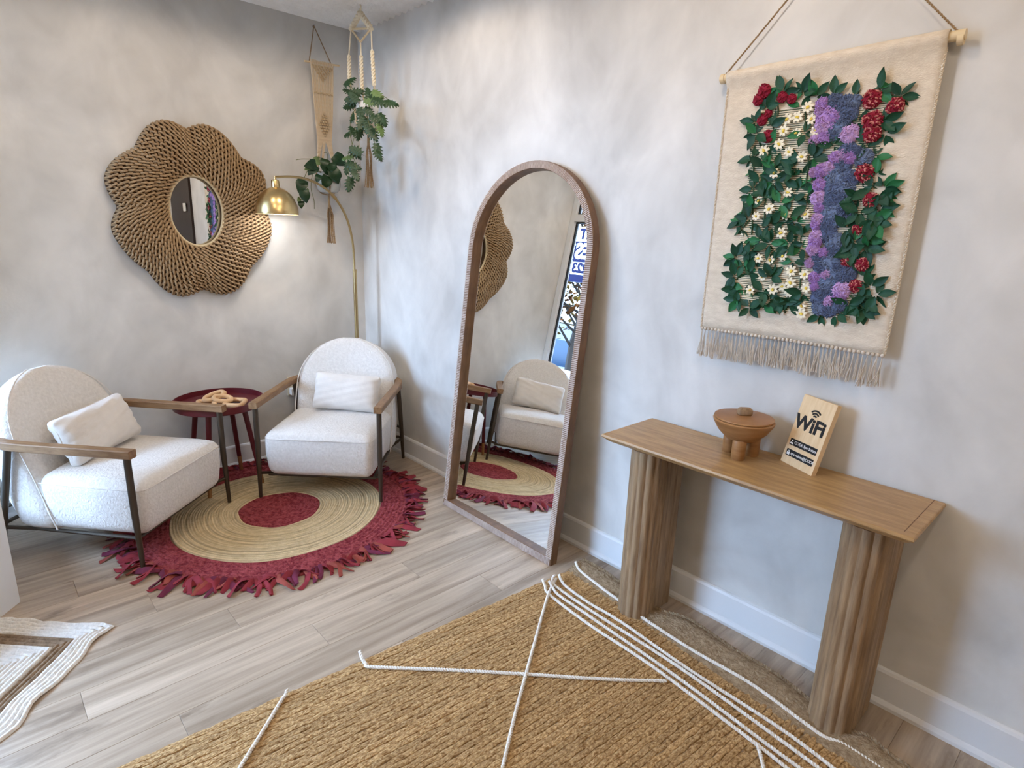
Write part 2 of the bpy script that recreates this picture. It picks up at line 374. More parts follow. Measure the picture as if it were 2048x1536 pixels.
# shopfront window beside the back wall
def window_unit(name, org, d, nrm, width, sill, top, transom, mullions=()):
    """aluminium window along d from org; nrm points to the room"""
    Z = Vector((0, 0, 1)); org = Vector(org); d = Vector(d); nrm = Vector(nrm)
    def bar(mb, s0, s1, z0, z1, d0, d1):
        vs = [tuple(org + d * s + Z * z + nrm * q) for s in (s0, s1) for q in (d0, d1) for z in (z0, z1)]
        mb.add(vs, [(0, 1, 3, 2), (4, 6, 7, 5), (0, 4, 5, 1), (2, 3, 7, 6), (0, 2, 6, 4), (1, 5, 7, 3)])
    fr = MB(); fw = .05
    bar(fr, 0, fw, sill, top, -.05, .03); bar(fr, width - fw, width, sill, top, -.05, .03)
    bar(fr, fw, width - fw, sill, sill + fw, -.05, .03); bar(fr, fw, width - fw, top - fw, top, -.05, .03)
    if transom: bar(fr, fw, width - fw, transom - .03, transom + .03, -.05, .03)
    for q in mullions: bar(fr, q - .03, q + .03, sill + fw, top - fw, -.05, .03)
    o = struct(name, fr, WHITE)
    xs = [fw] + [q for m_ in mullions for q in (m_ - .03, m_ + .03)] + [width - fw]
    zs = [(sill + fw, transom - .03), (transom + .03, top - fw)] if transom else [(sill + fw, top - fw)]
    for i in range(0, len(xs), 2):
        for z0, z1 in zs:
            ga = MB(); s0, s1 = xs[i], xs[i + 1]; g = .012
            bar(ga, s0, s0 + g, z0, z1, -.022, -.002); bar(ga, s1 - g, s1, z0, z1, -.022, -.002); bar(ga, s0 + g, s1 - g, z0, z0 + g, -.022, -.002); bar(ga, s0 + g, s1 - g, z1 - g, z1, -.022, -.002)
            ga.build('gasket', GASKET, o, smooth=False)
            gl = MB(); gl.add([tuple(org + d * s + Z * z - nrm * .012) for s, z in ((s0, z0), (s1, z0), (s1, z1), (s0, z1))], [(0, 1, 2, 3)]); gl.build('pane', GLASS, o, smooth=False)
    return o
window_unit('window_1', (LX, -.005, 0), (0, -1, 0), (1, 0, 0), .875, .20, 2.55, 2.10)
struct('wall_left', MB().box(LX - .06, LX + .02, -.88, 0, -.05, .20).box(LX - .06, LX + .02, -.88, 0, 2.55, 2.74), WALL)
# white pier where the shopfront turns diagonally, then the entrance
def diag(s, n, z): p = DG0 + DGD * s + DGN * n; return (p.x, p.y, z)
def dbox(mb, s0, s1, n0, n1, z0, z1):
    return mb.add([diag(s, n, z) for s in (s0, s1) for n in (n0, n1) for z in (z0, z1)], [(0, 1, 3, 2), (4, 6, 7, 5), (0, 4, 5, 1), (2, 3, 7, 6), (0, 2, 6, 4), (1, 5, 7, 3)])
struct('trim_1', dbox(MB(), 0, .16, 0, .10, -.05, 2.74), WHITE)
struct('wall_entrance', dbox(dbox(MB(), .16, 1.3, 0, .10, 2.45, 2.74), 1.3, 1.74, 0, .10, -.05, 2.74), WALL)
dr = struct('door_1', dbox(dbox(dbox(dbox(MB(), .16, .26, .02, .07, 0, 2.45), 1.2, 1.3, .02, .07, 0, 2.45), .26, 1.2, .02, .07, 0, .2), .26, 1.2, .02, .07, 2.3, 2.45), WHITE)
MB().add([diag(.26, .045, .2), diag(1.2, .045, .2), diag(1.2, .045, 2.3), diag(.26, .045, 2.3)], [(0, 1, 2, 3)]).build('pane', GLASS, dr, smooth=False)
MB().tube([diag(1.1, -.03, .9), diag(1.1, -.03, 1.3)], .012, 8).build('door_handle', SILVER, dr)
# plain side wall behind
struct('wall_side', MB().box(DG1.x - .1, DG1.x, -6.2, DG1.y + .03, -.05, 2.74), WALL)
# dark inner door on the right wall, seen in the round mirror
d2 = struct('door_2', MB().box(-.025, 0, -4.62, -3.85, .0, 2.12), DOORM)
for z0, z1 in ((.15, .95), (1.15, 1.98)): MB().box(-.034, -.025, -4.50, -3.97, z0, z1, .004).build('door_panel', DOORM, d2, smooth=False)
MB().lathe([(.0, 0), (.022, 0), (.026, .012), (.018, .024), (.0, .026)], n=12).build('door_knob', BRASS, d2, smooth=True)
kn = d2.children[-1]; kn.location = (-.025, -3.92, 1.0); kn.rotation_euler = (0, -PI / 2, 0)
tag(MB().box(-.042, -.0345, -4.07, -3.98, 1.59, 1.68, .003).build('wall_plate', PLASTIC, smooth=False), 'small square white card fixed on the dark brown door', 'card')

# =================================================================== OUTDOORS (seen through the window in the floor mirror)
struct('pavement', MB().add([(-30, -20, -.06), (-2.0, -20, -.06), (-2.0, 30, -.06), (-30, 30, -.06)], [(0, 1, 2, 3)]), ASPH)
bpy.data.objects['pavement'].name = 'ground'
sg = thing('hanging_banner', 'white and navy hanging banner with large lettering outside the window', 'banner', (-3.2, .44, 1.66))
MB().box(-3.21, -3.20, .10, .835, 1.66, 2.28).build('panel', SIGNW, sg, smooth=False)
for z0, z1 in ((1.66, 1.745), (1.885, 2.115)): MB().box(-3.2002, -3.1985, .10, .835, z0, z1).build('navy_band', NAVY, sg, smooth=False)
for yy in (.16, .72): MB().tube([(-3.205, yy, 2.28), (-3.205, yy, 2.9)], .004, 6).build('hanging_cable', SILVER, sg)
MB().box(-3.24, -3.17, .05, .83, 2.9, 2.95).build('support_rail', SILVER, sg, smooth=False)
def text_obj(name, body, size, m, parent, loc, mtx, depth=.0006, align='LEFT', bold=0):
    cu = bpy.data.curves.new(name, 'FONT'); cu.body = body; cu.size = size; cu.align_x = align; cu.align_y = 'CENTER'; cu.extrude = depth; cu.offset = bold; cu.resolution_u = 3
    tmp = bpy.data.objects.new(name + '_c', cu); COL.objects.link(tmp)
    bpy.context.view_layer.update()
    me = bpy.data.meshes.new_from_object(tmp.evaluated_get(bpy.context.evaluated_depsgraph_get()))
    bpy.data.objects.remove(tmp); bpy.data.curves.remove(cu)
    me.materials.clear(); me.materials.append(m); me.name = name
    me.transform(mtx); me.update()
    return put(name, me, parent, loc)
RX = Matrix(((0, 0, 1, 0), (1, 0, 0, 0), (0, 1, 0, 0), (0, 0, 0, 1)))   # text plane facing +x, reading towards +y
text_obj('lettering', 'NT', .16, NAVY, sg, Vector((-3.197, .80, 2.195)) - sg.location, RX, align='RIGHT', bold=.008)
text_obj('lettering', 'TES', .235, SIGNW, sg, Vector((-3.197, .82, 2.0)) - sg.location, RX, align='RIGHT', bold=.010)
text_obj('lettering', '.1223', .15, NAVY, sg, Vector((-3.197, .825, 1.815)) - sg.location, RX, align='RIGHT', bold=.008)
# railing
wg = thing('daylight_blocker', 'unseen brick block added outside beside the entrance to cut daylight on the back wall', 'building', (-6.2, -3.4, -.06))  # unseen block, added to keep slanting daylight off the back wall
MB().box(-9.2, DG1.x - .12, -6.2, -1.75, -.06, 4.2).build('wall', BRICK, wg, smooth=False)
MB().box(-9.3, DG1.x - .10, -6.2, -1.70, 4.2, 4.4).build('blocker_cap', WHITE, wg, smooth=False)
rl = thing('railing', 'low white slatted railing on the pavement outside the window', 'railing', (-4.0, 1.2, -.06))
for z in (.56, .12): MB().box(-4.02, -3.98, .2, 2.4, z, z + .05).build('rail', WHITE, rl, smooth=False)
ba = MB().box(-.012, .012, -.028, .028, 0, .56).mesh('baluster', WHITE, False)
for i in range(18): put('baluster', ba, rl, (0, -.95 + i * .12, .06))
for yy in (.2, 2.4): MB().box(-4.03, -3.97, yy - .03, yy + .03, -.06, .64).build('post', WHITE, rl, smooth=False)
# parked car
ca = thing('parked_car', 'blue parked car on the street outside the window', 'car', (-10.6, 7.3, -.06), 1.2, flat=False)
body = MB(); sec = [(-2.1, .45, .55), (-2.05, .35, .80), (-1.2, .30, .95), (-.2, .28, .98), (1.2, .28, 1.0), (2.0, .35, .95), (2.15, .45, .6)]
body.loft([[(x, -.82, b), (x, .82, b), (x, .86, (b + t) / 2), (x, .74, t), (x, -.74, t), (x, -.86, (b + t) / 2)] for x, b, t in sec]); body.build('body', CARB, ca)
cab = MB(); cab.loft([[(x, -hw, z), (x, hw, z), (x, hw - .14 * k_, z + h), (x, -hw + .14 * k_, z + h)] for x, hw, z, h, k_ in ((-.95, .72, .92, .02, 0), (-.35, .72, .94, .46, 1), (.9, .72, .95, .47, 1), (1.7, .7, .95, .04, 0))]); cab.build('cabin_glass', CARG, ca)
wh = MB().lathe([(.0, -.1), (.30, -.1), (.33, -.06), (.33, .06), (.30, .1), (.0, .1)], n=18).mesh('wheel', TYRE)
for x in (-1.35, 1.35):
    for s_ in (-1, 1): put('wheel', wh, ca, (x, .78 * s_, .33), (PI / 2, 0, 0))
# autumn tree
tr = thing('street_tree', 'autumn street tree with sparse orange and yellow leaves outside', 'tree', (-7.9, 4.45, -.06))
random.seed(3)
tk = MB(); tk.tube([(0, 0, 0), (.05, .03, 1.0), (-.05, .0, 2.0), (.05, .1, 3.2), (0, 0, 4.6)], [.14, .11, .09, .06, .02], 8)
tips = []
for i in range(26):
    z = random.uniform(.7, 3.6); a = random.uniform(0, 2 * PI); l = random.uniform(.7, 1.7); p0 = Vector((0, 0, z)); d = Vector((math.cos(a), math.sin(a), random.uniform(.2, .9)))
    p1 = p0 + d * l * .5 + Vector((0, 0, .1)); p2 = p0 + d * l + Vector((random.uniform(-.2, .2), random.uniform(-.2, .2), random.uniform(-.1, .2)))
    tk.tube([p0, p1, p2], [.035, .02, .006], 5); tips += [p1, p2, (p1 + p2) / 2]
tk.build('trunk', BARK, tr, off=(0, 0, 0))
for q in range(2):
    lf = MB()
    for i in range(1500):
        p = random.choice(tips) + Vector([random.gauss(0, .32) for _ in range(3)]); a = Vector([random.gauss(0, 1) for _ in range(3)]).normalized(); b = frame_of(a)[0]; s_ = random.uniform(.05, .10)
        lf.add([p - a * s_, p + b * s_ * .7, p + a * s_, p - b * s_ * .7], [(0, 1, 2, 3)])
    tag(lf.build('foliage', AUT[q], tr, off=(0, 0, 0), smooth=False), kind='stuff')
bd = thing('shop_building', 'low tan brick building across the street outside', 'building', (-16.0, 8.0, -.06))
MB().box(-18, -14.5, 0, 24, -.06, 1.5).build('wall', BRICK, bd, smooth=False)
MB().box(-18.2, -14.3, -.2, 24.2, 1.5, 1.7).build('roof_edge', WHITE, bd, smooth=False)
wi = MB().box(-14.5, -14.46, -.6, .6, .3, 1.2).mesh('window', CARG, False)
for i in range(7): put('window', wi, bd, (16.0, 2.0 + i * 3.2 - 8.0, .06))

# =================================================================== ROUND RUG
RUGC = Vector((-.975, -.775, 0))
rr = thing('round_rug', 'round jute and red braided rug with shaggy rag fringe under the armchairs', 'rug', RUGC)
def ring_profile(r0, r1, pitch, h):
    n = max(1, round((r1 - r0) / pitch)); out = [(max(r0, .0005), 0.0005)]
    for i in range(n):
        a = r0 + (r1 - r0) * i / n; b = r0 + (r1 - r0) * (i + 1) / n
        for t in (.08, .3, .5, .7, .92): out.append((a + (b - a) * t, .003 + h * math.sin(PI * t) ** .5))
    out.append((r1, .0005)); return out
def wobble(prof, seed, n=180):
    mb = MB(); vs = []
    for k in range(n):
        a = 2 * PI * k / n; w_ = .006 * math.sin(3 * a + seed) + .004 * math.sin(7 * a + 2 * seed)
        for r_, z in prof:
            q = r_ + w_ * min(1, r_ / .3); vs.append((q * math.cos(a), q * math.sin(a), z))
    m = len(prof); mb.add(vs, [(k * m + i, ((k + 1) % n) * m + i, ((k + 1) % n) * m + i + 1, k * m + i + 1) for k in range(n) for i in range(m - 1)]); return mb
tag(wobble(ring_profile(0, .205, .021, .007), 1).build('braided_centre', REDB, rr, off=(0, 0, 0)), 'red braided centre disc')
tag(wobble(ring_profile(.205, .53, .0125, .0055), 1.5).build('jute_ring', JUTEP, rr, off=(0, 0, 0)), 'pale jute ring')
tag(wobble(ring_profile(.53, .70, .021, .008), 2).build('braided_border', REDB, rr, off=(0, 0, 0)), 'red braided outer band')
random.seed(11)
strips = []
for v in range(8):
    for m_ in REDF:
        L_ = random.uniform(.09, .155); wd = random.uniform(.008, .016); b1 = random.uniform(-.045, .045); b2 = random.uniform(.002, .016); mb = MB(); rowsS = []
        for i in range(6):
            t = i / 5; x = L_ * t - .01; yy = b1 * t * t + .006 * math.sin(5 * t + v); z = .006 + b2 * math.sin(PI * t) * (1.2 - t) - .004 * t; tw = .8 * math.sin(3 * t + v); hw = wd * (1 - .25 * t)
            rowsS.append([(x, yy - hw, z + tw * hw * .8 + .001), (x, yy, z + .004), (x, yy + hw, z - tw * hw * .5 + .001), (x, yy, z - .003)])
        mb.loft([[(a_, b_, max(.0008, c_)) for a_, b_, c_ in r_] for r_ in rowsS]); strips.append(mb.mesh('fringe_strip', m_))
for k in range(280):
    a = 2 * PI * k / 280 + random.uniform(-.012, .012); r_ = .685 + random.uniform(-.012, .008)
    put('fringe_strip', strips[3 * random.randrange(8) + random.choices((0, 1, 2), (6, 2, 4))[0]], rr, (r_ * math.cos(a), r_ * math.sin(a), random.uniform(0, .006)), (0, 0, a + random.gauss(0, .45)), (random.uniform(.65, 1.0), random.uniform(.8, 1.3), random.uniform(.8, 1.8)))

# =================================================================== ARMCHAIRS
def superloop(hw, yf, yr, z, n=40, e=4.0, conc=0):
    L = []
    yc = (yf + yr) / 2; ht = (yr - yf) / 2
    for k in range(n):
        a = 2 * PI * k / n; c, s_ = math.cos(a), math.sin(a)
        x = hw * math.copysign(abs(c) ** (2 / e), c); yy = yc + ht * math.copysign(abs(s_) ** (2 / e), s_)
        if s_ < 0: yy += conc * (1 - (x / max(hw, 1e-6)) ** 2) * abs(s_) ** (2 / e)
        L.append((x, yy, z))
    return L
def lerp(T, z):
    for (a, va), (b, vb) in zip(T, T[1:]):
        if z <= b: return va + (vb - va) * (z - a) / (b - a)
    return T[-1][1]
def armchair(label, loc, rz, group):
    t = thing('armchair', label, 'armchair', (*loc, 0), rz, group, flat=False)
    def fs(v):
        x, y_, z = v; k_ = (z + .13) / .26
        y_ -= .0
        if z > 0: z += .022 * (1 - (x / .31) ** 2) * min(1, (y_ + .26) / .12 if y_ < -.14 else 1)
        if z < 0: y_ = y_ * (1 - .06 * (-z / .13)); x = x * (1 - .04 * (-z / .13))
        return Vector((x, y_ - .105, z + .265))
    rbox(.605, .50, .255, .05, 8, fs).build('seat', BOUCLE, t)
    # piping along the seat edge
    pth = [(-.296, .13, .363), (-.298, -.26, .362), (-.285, -.335, .360), (-.23, -.353, .360), (0, -.355, .362), (.23, -.353, .360), (.285, -.335, .360), (.298, -.26, .362), (.296, .13, .363)]
    MB().tube(catmull(pth, 5), .004, 6).build('piping', BOUCLE, t)
    YF = [(.135, .045), (.40, .125), (.60, .20), (.82, .285)]; YR = [(.135, .275), (.30, .345), (.60, .385), (.82, .395)]
    Z0 = .50; ZT = .805; loops = []
    zs = [.135, .138, .148, .17, .22, .3, .36, .42, .46, .5] + [Z0 + (ZT - Z0) * math.sin(PI / 2 * i / 14) for i in range(1, 15)]
    for z in zs:
        q = max(0, (z - Z0) / (ZT - Z0)); hw = .307 * max(.02, 1 - q ** 2.3) ** .5 if q > 0 else .307
        sh = 1 if z > .17 else .90 + .10 * math.sin(PI / 2 * (z - .135) / .035)
        f_, r_ = lerp(YF, z), lerp(YR, z); mid = (f_ + r_) / 2; tk_ = (r_ - f_) / 2 * (max(.03, 1 - q ** 4) ** .5)
        loops.append(superloop(hw * sh, mid - tk_ * sh, mid + tk_ * sh, z, 48, 4.2, .045 * min(1, max(0, (z - .2) / .2)) * (1 - q ** 3)))
    MB().loft(loops).build('backrest', BOUCLE, t)
    # seam of the back shell
    for s_ in (-1, 1):
        sm = []
        for z in zs[2:-1]:
            q = max(0, (z - Z0) / (ZT - Z0)); hw = .307 * max(.02, 1 - q ** 2.3) ** .5 if q > 0 else .307
            f_, r_ = lerp(YF, z), lerp(YR, z); tk_ = (r_ - f_) * (max(.03, 1 - q ** 4) ** .5)
            sm.append((s_ * (hw + .0005) * .985, (f_ + r_) / 2 - tk_ / 2 + .022, z))
        MB().tube(sm, .0035, 6).build('piping', BOUCLE, t)
        # wooden arm curling behind the back
        ap = catmull([(s_ * .335, -.362, 0), (s_ * .336, -.1, 0), (s_ * .337, .12, 0), (s_ * .334, .19, 0), (s_ * .322, .245, 0), (s_ * .297, .285, 0), (s_ * .255, .305, 0)], 6)
        MB().tube([(p.x, p.y, .548) for p in ap], 1, 8, sq=[(-.022, -.014), (-.018, -.018), (.018, -.018), (.022, -.014), (.022, .014), (.018, .018), (-.018, .018), (-.022, .014)], up=(0, 0, 1)).build('armrest', ARMWOOD, t)
        MB().tube([(s_ * .335, -.333, .535), (s_ * .335, -.335, .30), (s_ * .337, -.343, .0125)], [.0145, .0145, .0095], 12).build('leg', BRONZE, t)
        MB().tube([(s_ * .326, .215, .535), (s_ * .328, .27, .30), (s_ * .328, .336, .004)], [.0145, .0145, .0095], 12).build('leg', BRONZE, t)
        MB().tube([(s_ * .333, -.337, .155), (s_ * .29, -.28, .134), (s_ * .28, .2, .134), (s_ * .327, .302, .155)], .009, 8).build('side_rail', BRONZE, t)
    MB().tube([(-.30, -.30, .133), (.30, -.30, .133)], .008, 8).build('front_rail', BRONZE, t)
    for z, yy in ((.155, .303), (.235, .284)): MB().tube([(-.328, yy, z), (-.30, yy + .03, z), (.30, yy + .03, z), (.328, yy, z)], .009, 8).build('rear_rail', BRONZE, t)
    return t
G = 'pair of cream armchairs on the round rug'
CL = ((-1.637, -.505), math.radians(41.5)); CRR = ((-.523, -.565), math.radians(-43.8))
armchair('cream boucle armchair between the shopfront window and the red tray table', *CL, G)
armchair('cream boucle armchair in the room corner in front of the brass lamp', *CRR, G)
def lumbar(label, ch, x, y, z, lean, yaw, roll, size):
    (cx, cy), rz = ch
    def fp(v):
        sx, sy, sz = size; u_, w_ = v.x / (sx / 2), v.z / (sz / 2)
        k_ = (1 - abs(u_) ** 3.5) * (1 - abs(w_) ** 3.5); pin = 1 - .05 * (1 - abs(w_) ** 2) * abs(u_) ** 3
        yy = v.y * (.22 + .78 * max(0, k_) ** .5)
        yy += .004 * math.sin(11 * u_ + 6 * w_) * (1 - k_) + .003 * math.sin(17 * w_ - 9 * u_)
        return Vector((v.x * pin, yy, v.z * (1 - .06 * (1 - abs(u_) ** 2) * abs(w_) ** 3)))
    c, s_ = math.cos(rz), math.sin(rz)
    me = rbox(*size, .03, 16, fp).mesh('lumbar_pillow', VELVET)
    o = put('lumbar_pillow', me, None, (cx + x * c - y * s_, cy + x * s_ + y * c, z))
    o.rotation_euler = (Matrix.Rotation(rz + yaw, 4, 'Z') @ Matrix.Rotation(roll, 4, 'Y') @ Matrix.Rotation(lean, 4, 'X')).to_euler()
    # welt seam
    sx, sy, sz = size; ring = []
    for k in range(64):
        a = 2 * PI * k / 64; c_, q_ = math.cos(a), math.sin(a); X = sx / 2 * math.copysign(abs(c_) ** .35, c_); Z = sz / 2 * math.copysign(abs(q_) ** .35, q_)
        v = fp(Vector((X, 0, Z))); ring.append((v.x, v.y, v.z))
    MB().tube(ring, .003, 5, closed=True).build('piping', VELVET, o, off=(0, 0, 0))
    return tag(o, label, 'pillow', 'lumbar pillows on the armchairs')
lumbar('cream lumbar pillow tilted on the armchair beside the window', CL, .0, .075, .523, -.40, .0, -.06, (.42, .13, .235))
lumbar('cream lumbar pillow upright on the armchair in the corner', CRR, .045, .075, .520, -.36, .0, .05, (.40, .13, .225))

# =================================================================== TRAY TABLE
TC = Vector((-1.085, -.268, 0))
tt = thing('tray_table', 'round dark red tray side table with splayed legs between the armchairs', 'side table', TC)
TH = .527; TR = .234
MB().lathe([(.001, TH - .04), (TR - .006, TH - .04), (TR - .001, TH - .036), (TR, TH), (TR - .005, TH + .001), (TR - .007, TH - .03), (TR - .012, TH - .034), (.001, TH - .034)], (TC.x, TC.y, 0), 56, cap=False).build('tray', REDT, tt)
for dg in (48, -38, -132, 140):
    a = math.radians(dg); c, s_ = math.cos(a), math.sin(a)
    p0 = Vector((TC.x + .13 * c, TC.y + .13 * s_, TH - .04)); p1 = Vector((TC.x + .205 * c, TC.y + .205 * s_, .0125)); pm = p0 + (p1 - p0) * .80
    lg = MB().tube([p0, pm], [.0155, .0125], 12).build('leg', REDT, tt)
    MB().tube([pm, p1], [.0127, .0105], 12).build('leg_tip', COPPER, lg, off=tuple(TC))
# chain of wooden links on the tray
ch = thing('wooden_chain', 'chunky light wood chain of square and round links on the red tray', 'ornament', (TC.x + .0, TC.y, TH - .034))
def link(pts, r, name='link'):
    MB().tube(catmull(pts, 5, True), r, 10, closed=True).build(name, CHAINW, ch, off=(0, 0, 0))
def rhomb(cx, cy, ax, ay, z, tilt, r=.0135, e=.35):
    P = []
    for k in range(20):
        a = 2 * PI * k / 20; c, s_ = math.cos(a), math.sin(a); u_ = math.copysign(abs(c) ** e, c); w_ = math.copysign(abs(s_) ** e, s_)
        x = ax[0] * u_ + ay[0] * w_; yy = ax[1] * u_ + ay[1] * w_; P.append((cx + x, cy + yy, z + tilt[0] * u_ + tilt[1] * w_))
    link(P, r)
d1 = Vector((.72, -.69)); d2_ = Vector((.69, .72))
rhomb(-.07, -.02, d1 * .046, Vector((.2, .98)) * .058, .016, (0, 0))
rhomb(.062, -.075, d1 * .048, Vector((.55, .83)) * .058, .016, (0, 0))
rhomb(-.012, .03, Vector((.95, .15)) * .055, Vector((-.2, .9)) * .03, .042, (.012, .004), e=.8)
rhomb(.015, -.02, Vector((.95, -.2)) * .045, Vector((.1, .9)) * .026, .034, (-.006, .010), e=.9)

# =================================================================== FLOOR LAMP
LB = Vector((-.177, -.2, 0))
fl_ = thing('floor_lamp', 'brass arc floor lamp with domed shade behind the corner armchair', 'floor lamp', LB)
MB().lathe([(.001, 0), (.115, 0), (.12, .004), (.12, .016), (.112, .022), (.02, .026), (.001, .026)], tuple(LB), 36).build('base', BRASSD, fl_)
MB().tube([(LB.x, LB.y, .02), (LB.x, LB.y, 1.225)], .0125, 14).build('pole', BRASSD, fl_)
SHP = Vector((-.672, -.235, 1.548))
arc = [on_back(x, y_, -.2) for x, y_ in ((709, 545), (706, 490), (697, 447), (683, 415), (663, 388), (640, 371), (612, 359), (580, 354))]
arc = [Vector((LB.x, LB.y, 1.20))] + [Vector((p.x, -.2 - .035 * max(0, (-.3 - p.x) / .37), p.z)) for p in arc] + [Vector((SHP.x, SHP.y, 1.748))]
MB().tube(catmull(arc, 5), .0072, 10).build('arc_arm', BRASSD, fl_)
fj = on_back(663, 388, -.2); fk = on_back(672, 398, -.2); MB().tube([fj, fk], .0098, 10).build('ferrule', BRASSD, fl_)
sh = MB(); SR = .117
prof = [(SR * math.cos(a), .005 + .142 * math.sin(a)) for a in [PI / 2 * i / 14 for i in range(14)]]
shp = [(SR - .001, -.002)] + prof + [(.021, .147)]
sh.lathe(shp + [(.018, .145)] + [(r_ - .003, z - .003) for r_, z in reversed(prof)], tuple(SHP), 48, cap=False)
so = sh.build('lamp_shade', BRASS, fl_)
MB().lathe([(r_ - .0038, z - .004) for r_, z in prof], tuple(SHP), 40, cap=False).build('shade_lining', WHITE, so, off=tuple(LB))
MB().lathe([(.0215, .14), (.0225, .15), (.0225, .178), (.019, .185), (.006, .188), (.006, .206), (.001, .207)], tuple(SHP), 24).build('socket_cap', BRASS, fl_)
MB().sphere(SHP + Vector((0, 0, .055)), .03, 16, 10).build('bulb', BULB, fl_)
pl = bpy.data.lights.new('floor_lamp_bulb', 'POINT'); pl.energy = 3.2; pl.color = (1, .97, .94); pl.shadow_soft_size = .03
po = bpy.data.objects.new('floor_lamp_bulb', pl); COL.objects.link(po); po.location = SHP + Vector((0, 0, .02))

# =================================================================== WALL OUTLET
ol = thing('wall_outlet', 'ivory double wall outlet with white plug behind the armchair arm', 'outlet', (-.548, 0, .46))
MB().box(-.585, -.515, -.008, 0, .40, .525, .003).build('cover_plate', IVORY, ol, smooth=False)
MB().box(-.567, -.533, -.011, -.008, .475, .505, .002).build('socket', IVORY, ol, smooth=False)
for x in (-.557, -.545): MB().box(x, x + .003, -.0115, -.0108, .482, .497).build('slot', SLOT, ol, smooth=False)
MB().box(-.575, -.525, -.048, -.008, .405, .455, .006).build('plug', PLASTIC, ol, smooth=False)
MB().tube(catmull([(-.535, -.045, .42), (-.515, -.055, .40), (-.505, -.045, .30), (-.50, -.04, .15), (-.46, -.05, .02)], 6), .0025, 6).build('power_cord', PLASTIC, ol)

# =================================================================== FLOWER MIRROR
FM = Vector((-1.046, 0, 1.546))
fm = thing('flower_mirror', 'flower shaped wall mirror framed in woven seagrass rope', 'mirror', (FM.x, 0, 1.08))
peaks = [(-1.173, 2.0), (-.945, 2.005), (-.665, 1.782), (-.636, 1.426), (-.897, 1.085), (-1.176, 1.083), (-1.448, 1.411), (-1.446, 1.722)]
valleys = [(-1.055, 1.974), (-.778, 1.855), (-.674, 1.596), (-.765, 1.235), (-1.045, 1.112), (-1.314, 1.222), (-1.416, 1.551), (-1.308, 1.852)]
pts = []
for a, b in zip(peaks, valleys): pts += [Vector((a[0], a[1], 0)), Vector((b[0], b[1], 0))]
pk = [(math.atan2(z - FM.z, x - FM.x), math.hypot(x - FM.x, z - FM.z)) for x, z in peaks]; vl = [(math.atan2(z - FM.z, x - FM.x), math.hypot(x - FM.x, z - FM.z)) for x, z in valleys]
cv = []
for i in range(8):     # each petal runs from valley i-1 over peak i to valley i (clockwise)
    (a0, r0), (ap, rp_), (a1, r1) = vl[i - 1], pk[i], vl[i]
    d0 = (a0 - ap) % (2 * PI); d1_ = (ap - a1) % (2 * PI)
    for k in range(24):
        u_ = k / 24; aa = ap + d0 * (1 - 2 * u_) if u_ < .5 else ap - d1_ * (2 * u_ - 1)
        rb_ = r0 if u_ < .5 else r1; w_ = math.sin(PI * u_) ** 1.25
        rr_ = rb_ + (rp_ * 1.004 - rb_) * w_; cv.append(Vector((FM.x + rr_ * math.cos(aa), FM.z + rr_ * math.sin(aa), 0)))
rad = {}
tab = sorted((math.atan2(p.y - FM.z, p.x - FM.x), math.hypot(p.x - FM.x, p.y - FM.z)) for p in cv)
def outline_r(a):
    a = (a + PI) % (2 * PI) - PI
    T = tab
    if a < T[0][0] or a >= T[-1][0]:
        a0, r0 = T[-1]; a1, r1 = T[0]; d = (a - a0) % (2 * PI); return r0 + (r1 - r0) * d / ((a1 - a0) % (2 * PI))
    lo, hi = 0, len(T) - 1
    while hi - lo > 1:
        md = (lo + hi) // 2
        if T[md][0] <= a: lo = md
        else: hi = md
    return T[lo][1] + (T[hi][1] - T[lo][1]) * (a - T[lo][0]) / max(1e-9, T[hi][0] - T[lo][0])
HX, HZ = .138, .188
def hole_r(a): return 1 / math.hypot(math.cos(a) / HX, math.sin(a) / HZ)
def fpos(t, a, lift=0):
    r_ = hole_r(a) * (1 - t) + outline_r(a) * t
    h = .028 + .052 * max(0, math.sin(PI * (.12 + .80 * t))) ** .8
    if t > .93: h *= 1 - ((t - .93) / .07) ** 2 * .75
    return Vector((FM.x + r_ * math.cos(a), -(h + lift), FM.z + r_ * math.sin(a)))
NR = 12; NA = 240
MB().grid([[tuple(fpos(t, 2 * PI * k / NA, -.007)) for k in range(NA + 1)] for t in [i / 22 * .985 for i in range(23)]]).build('frame_core', ROPED, fm)
ed = MB(); ed.grid([[tuple(Vector((p.x, yy, p.z))) for p in [fpos(.985, 2 * PI * k / NA, -.007) for k in range(NA + 1)]] for yy in (-.02, 0)]); ed.grid([[tuple(Vector((p.x, yy, p.z))) for p in [fpos(0, 2 * PI * k / NA, -.007) for k in range(NA + 1)]] for yy in (-.05, -.01)]); ed.build('frame_edge', ROPED, fm)
for k in range(NR):
    t0 = (k + .5) / NR * .995; rm = .5 * (hole_r(.7) * (1 - t0) + .45 * t0) + .5 * (.165 * (1 - t0) + .45 * t0)
    n = int(2 * PI * rm / .0235); per = 8; pp = []; am = .43 / NR
    for i in range(n * per):
        a = 2 * PI * i / (n * per); ph = 2 * PI * i / per + k * 2.6
        t = t0 + am * math.sin(ph) * .98; pp.append(fpos(max(0, min(1, t)), a + .9 * math.sin(ph) / n, .003 + .006 * math.cos(ph)))
    MB().tube(pp, .0054, 6, closed=True).build('rope_row', ROPE, fm)
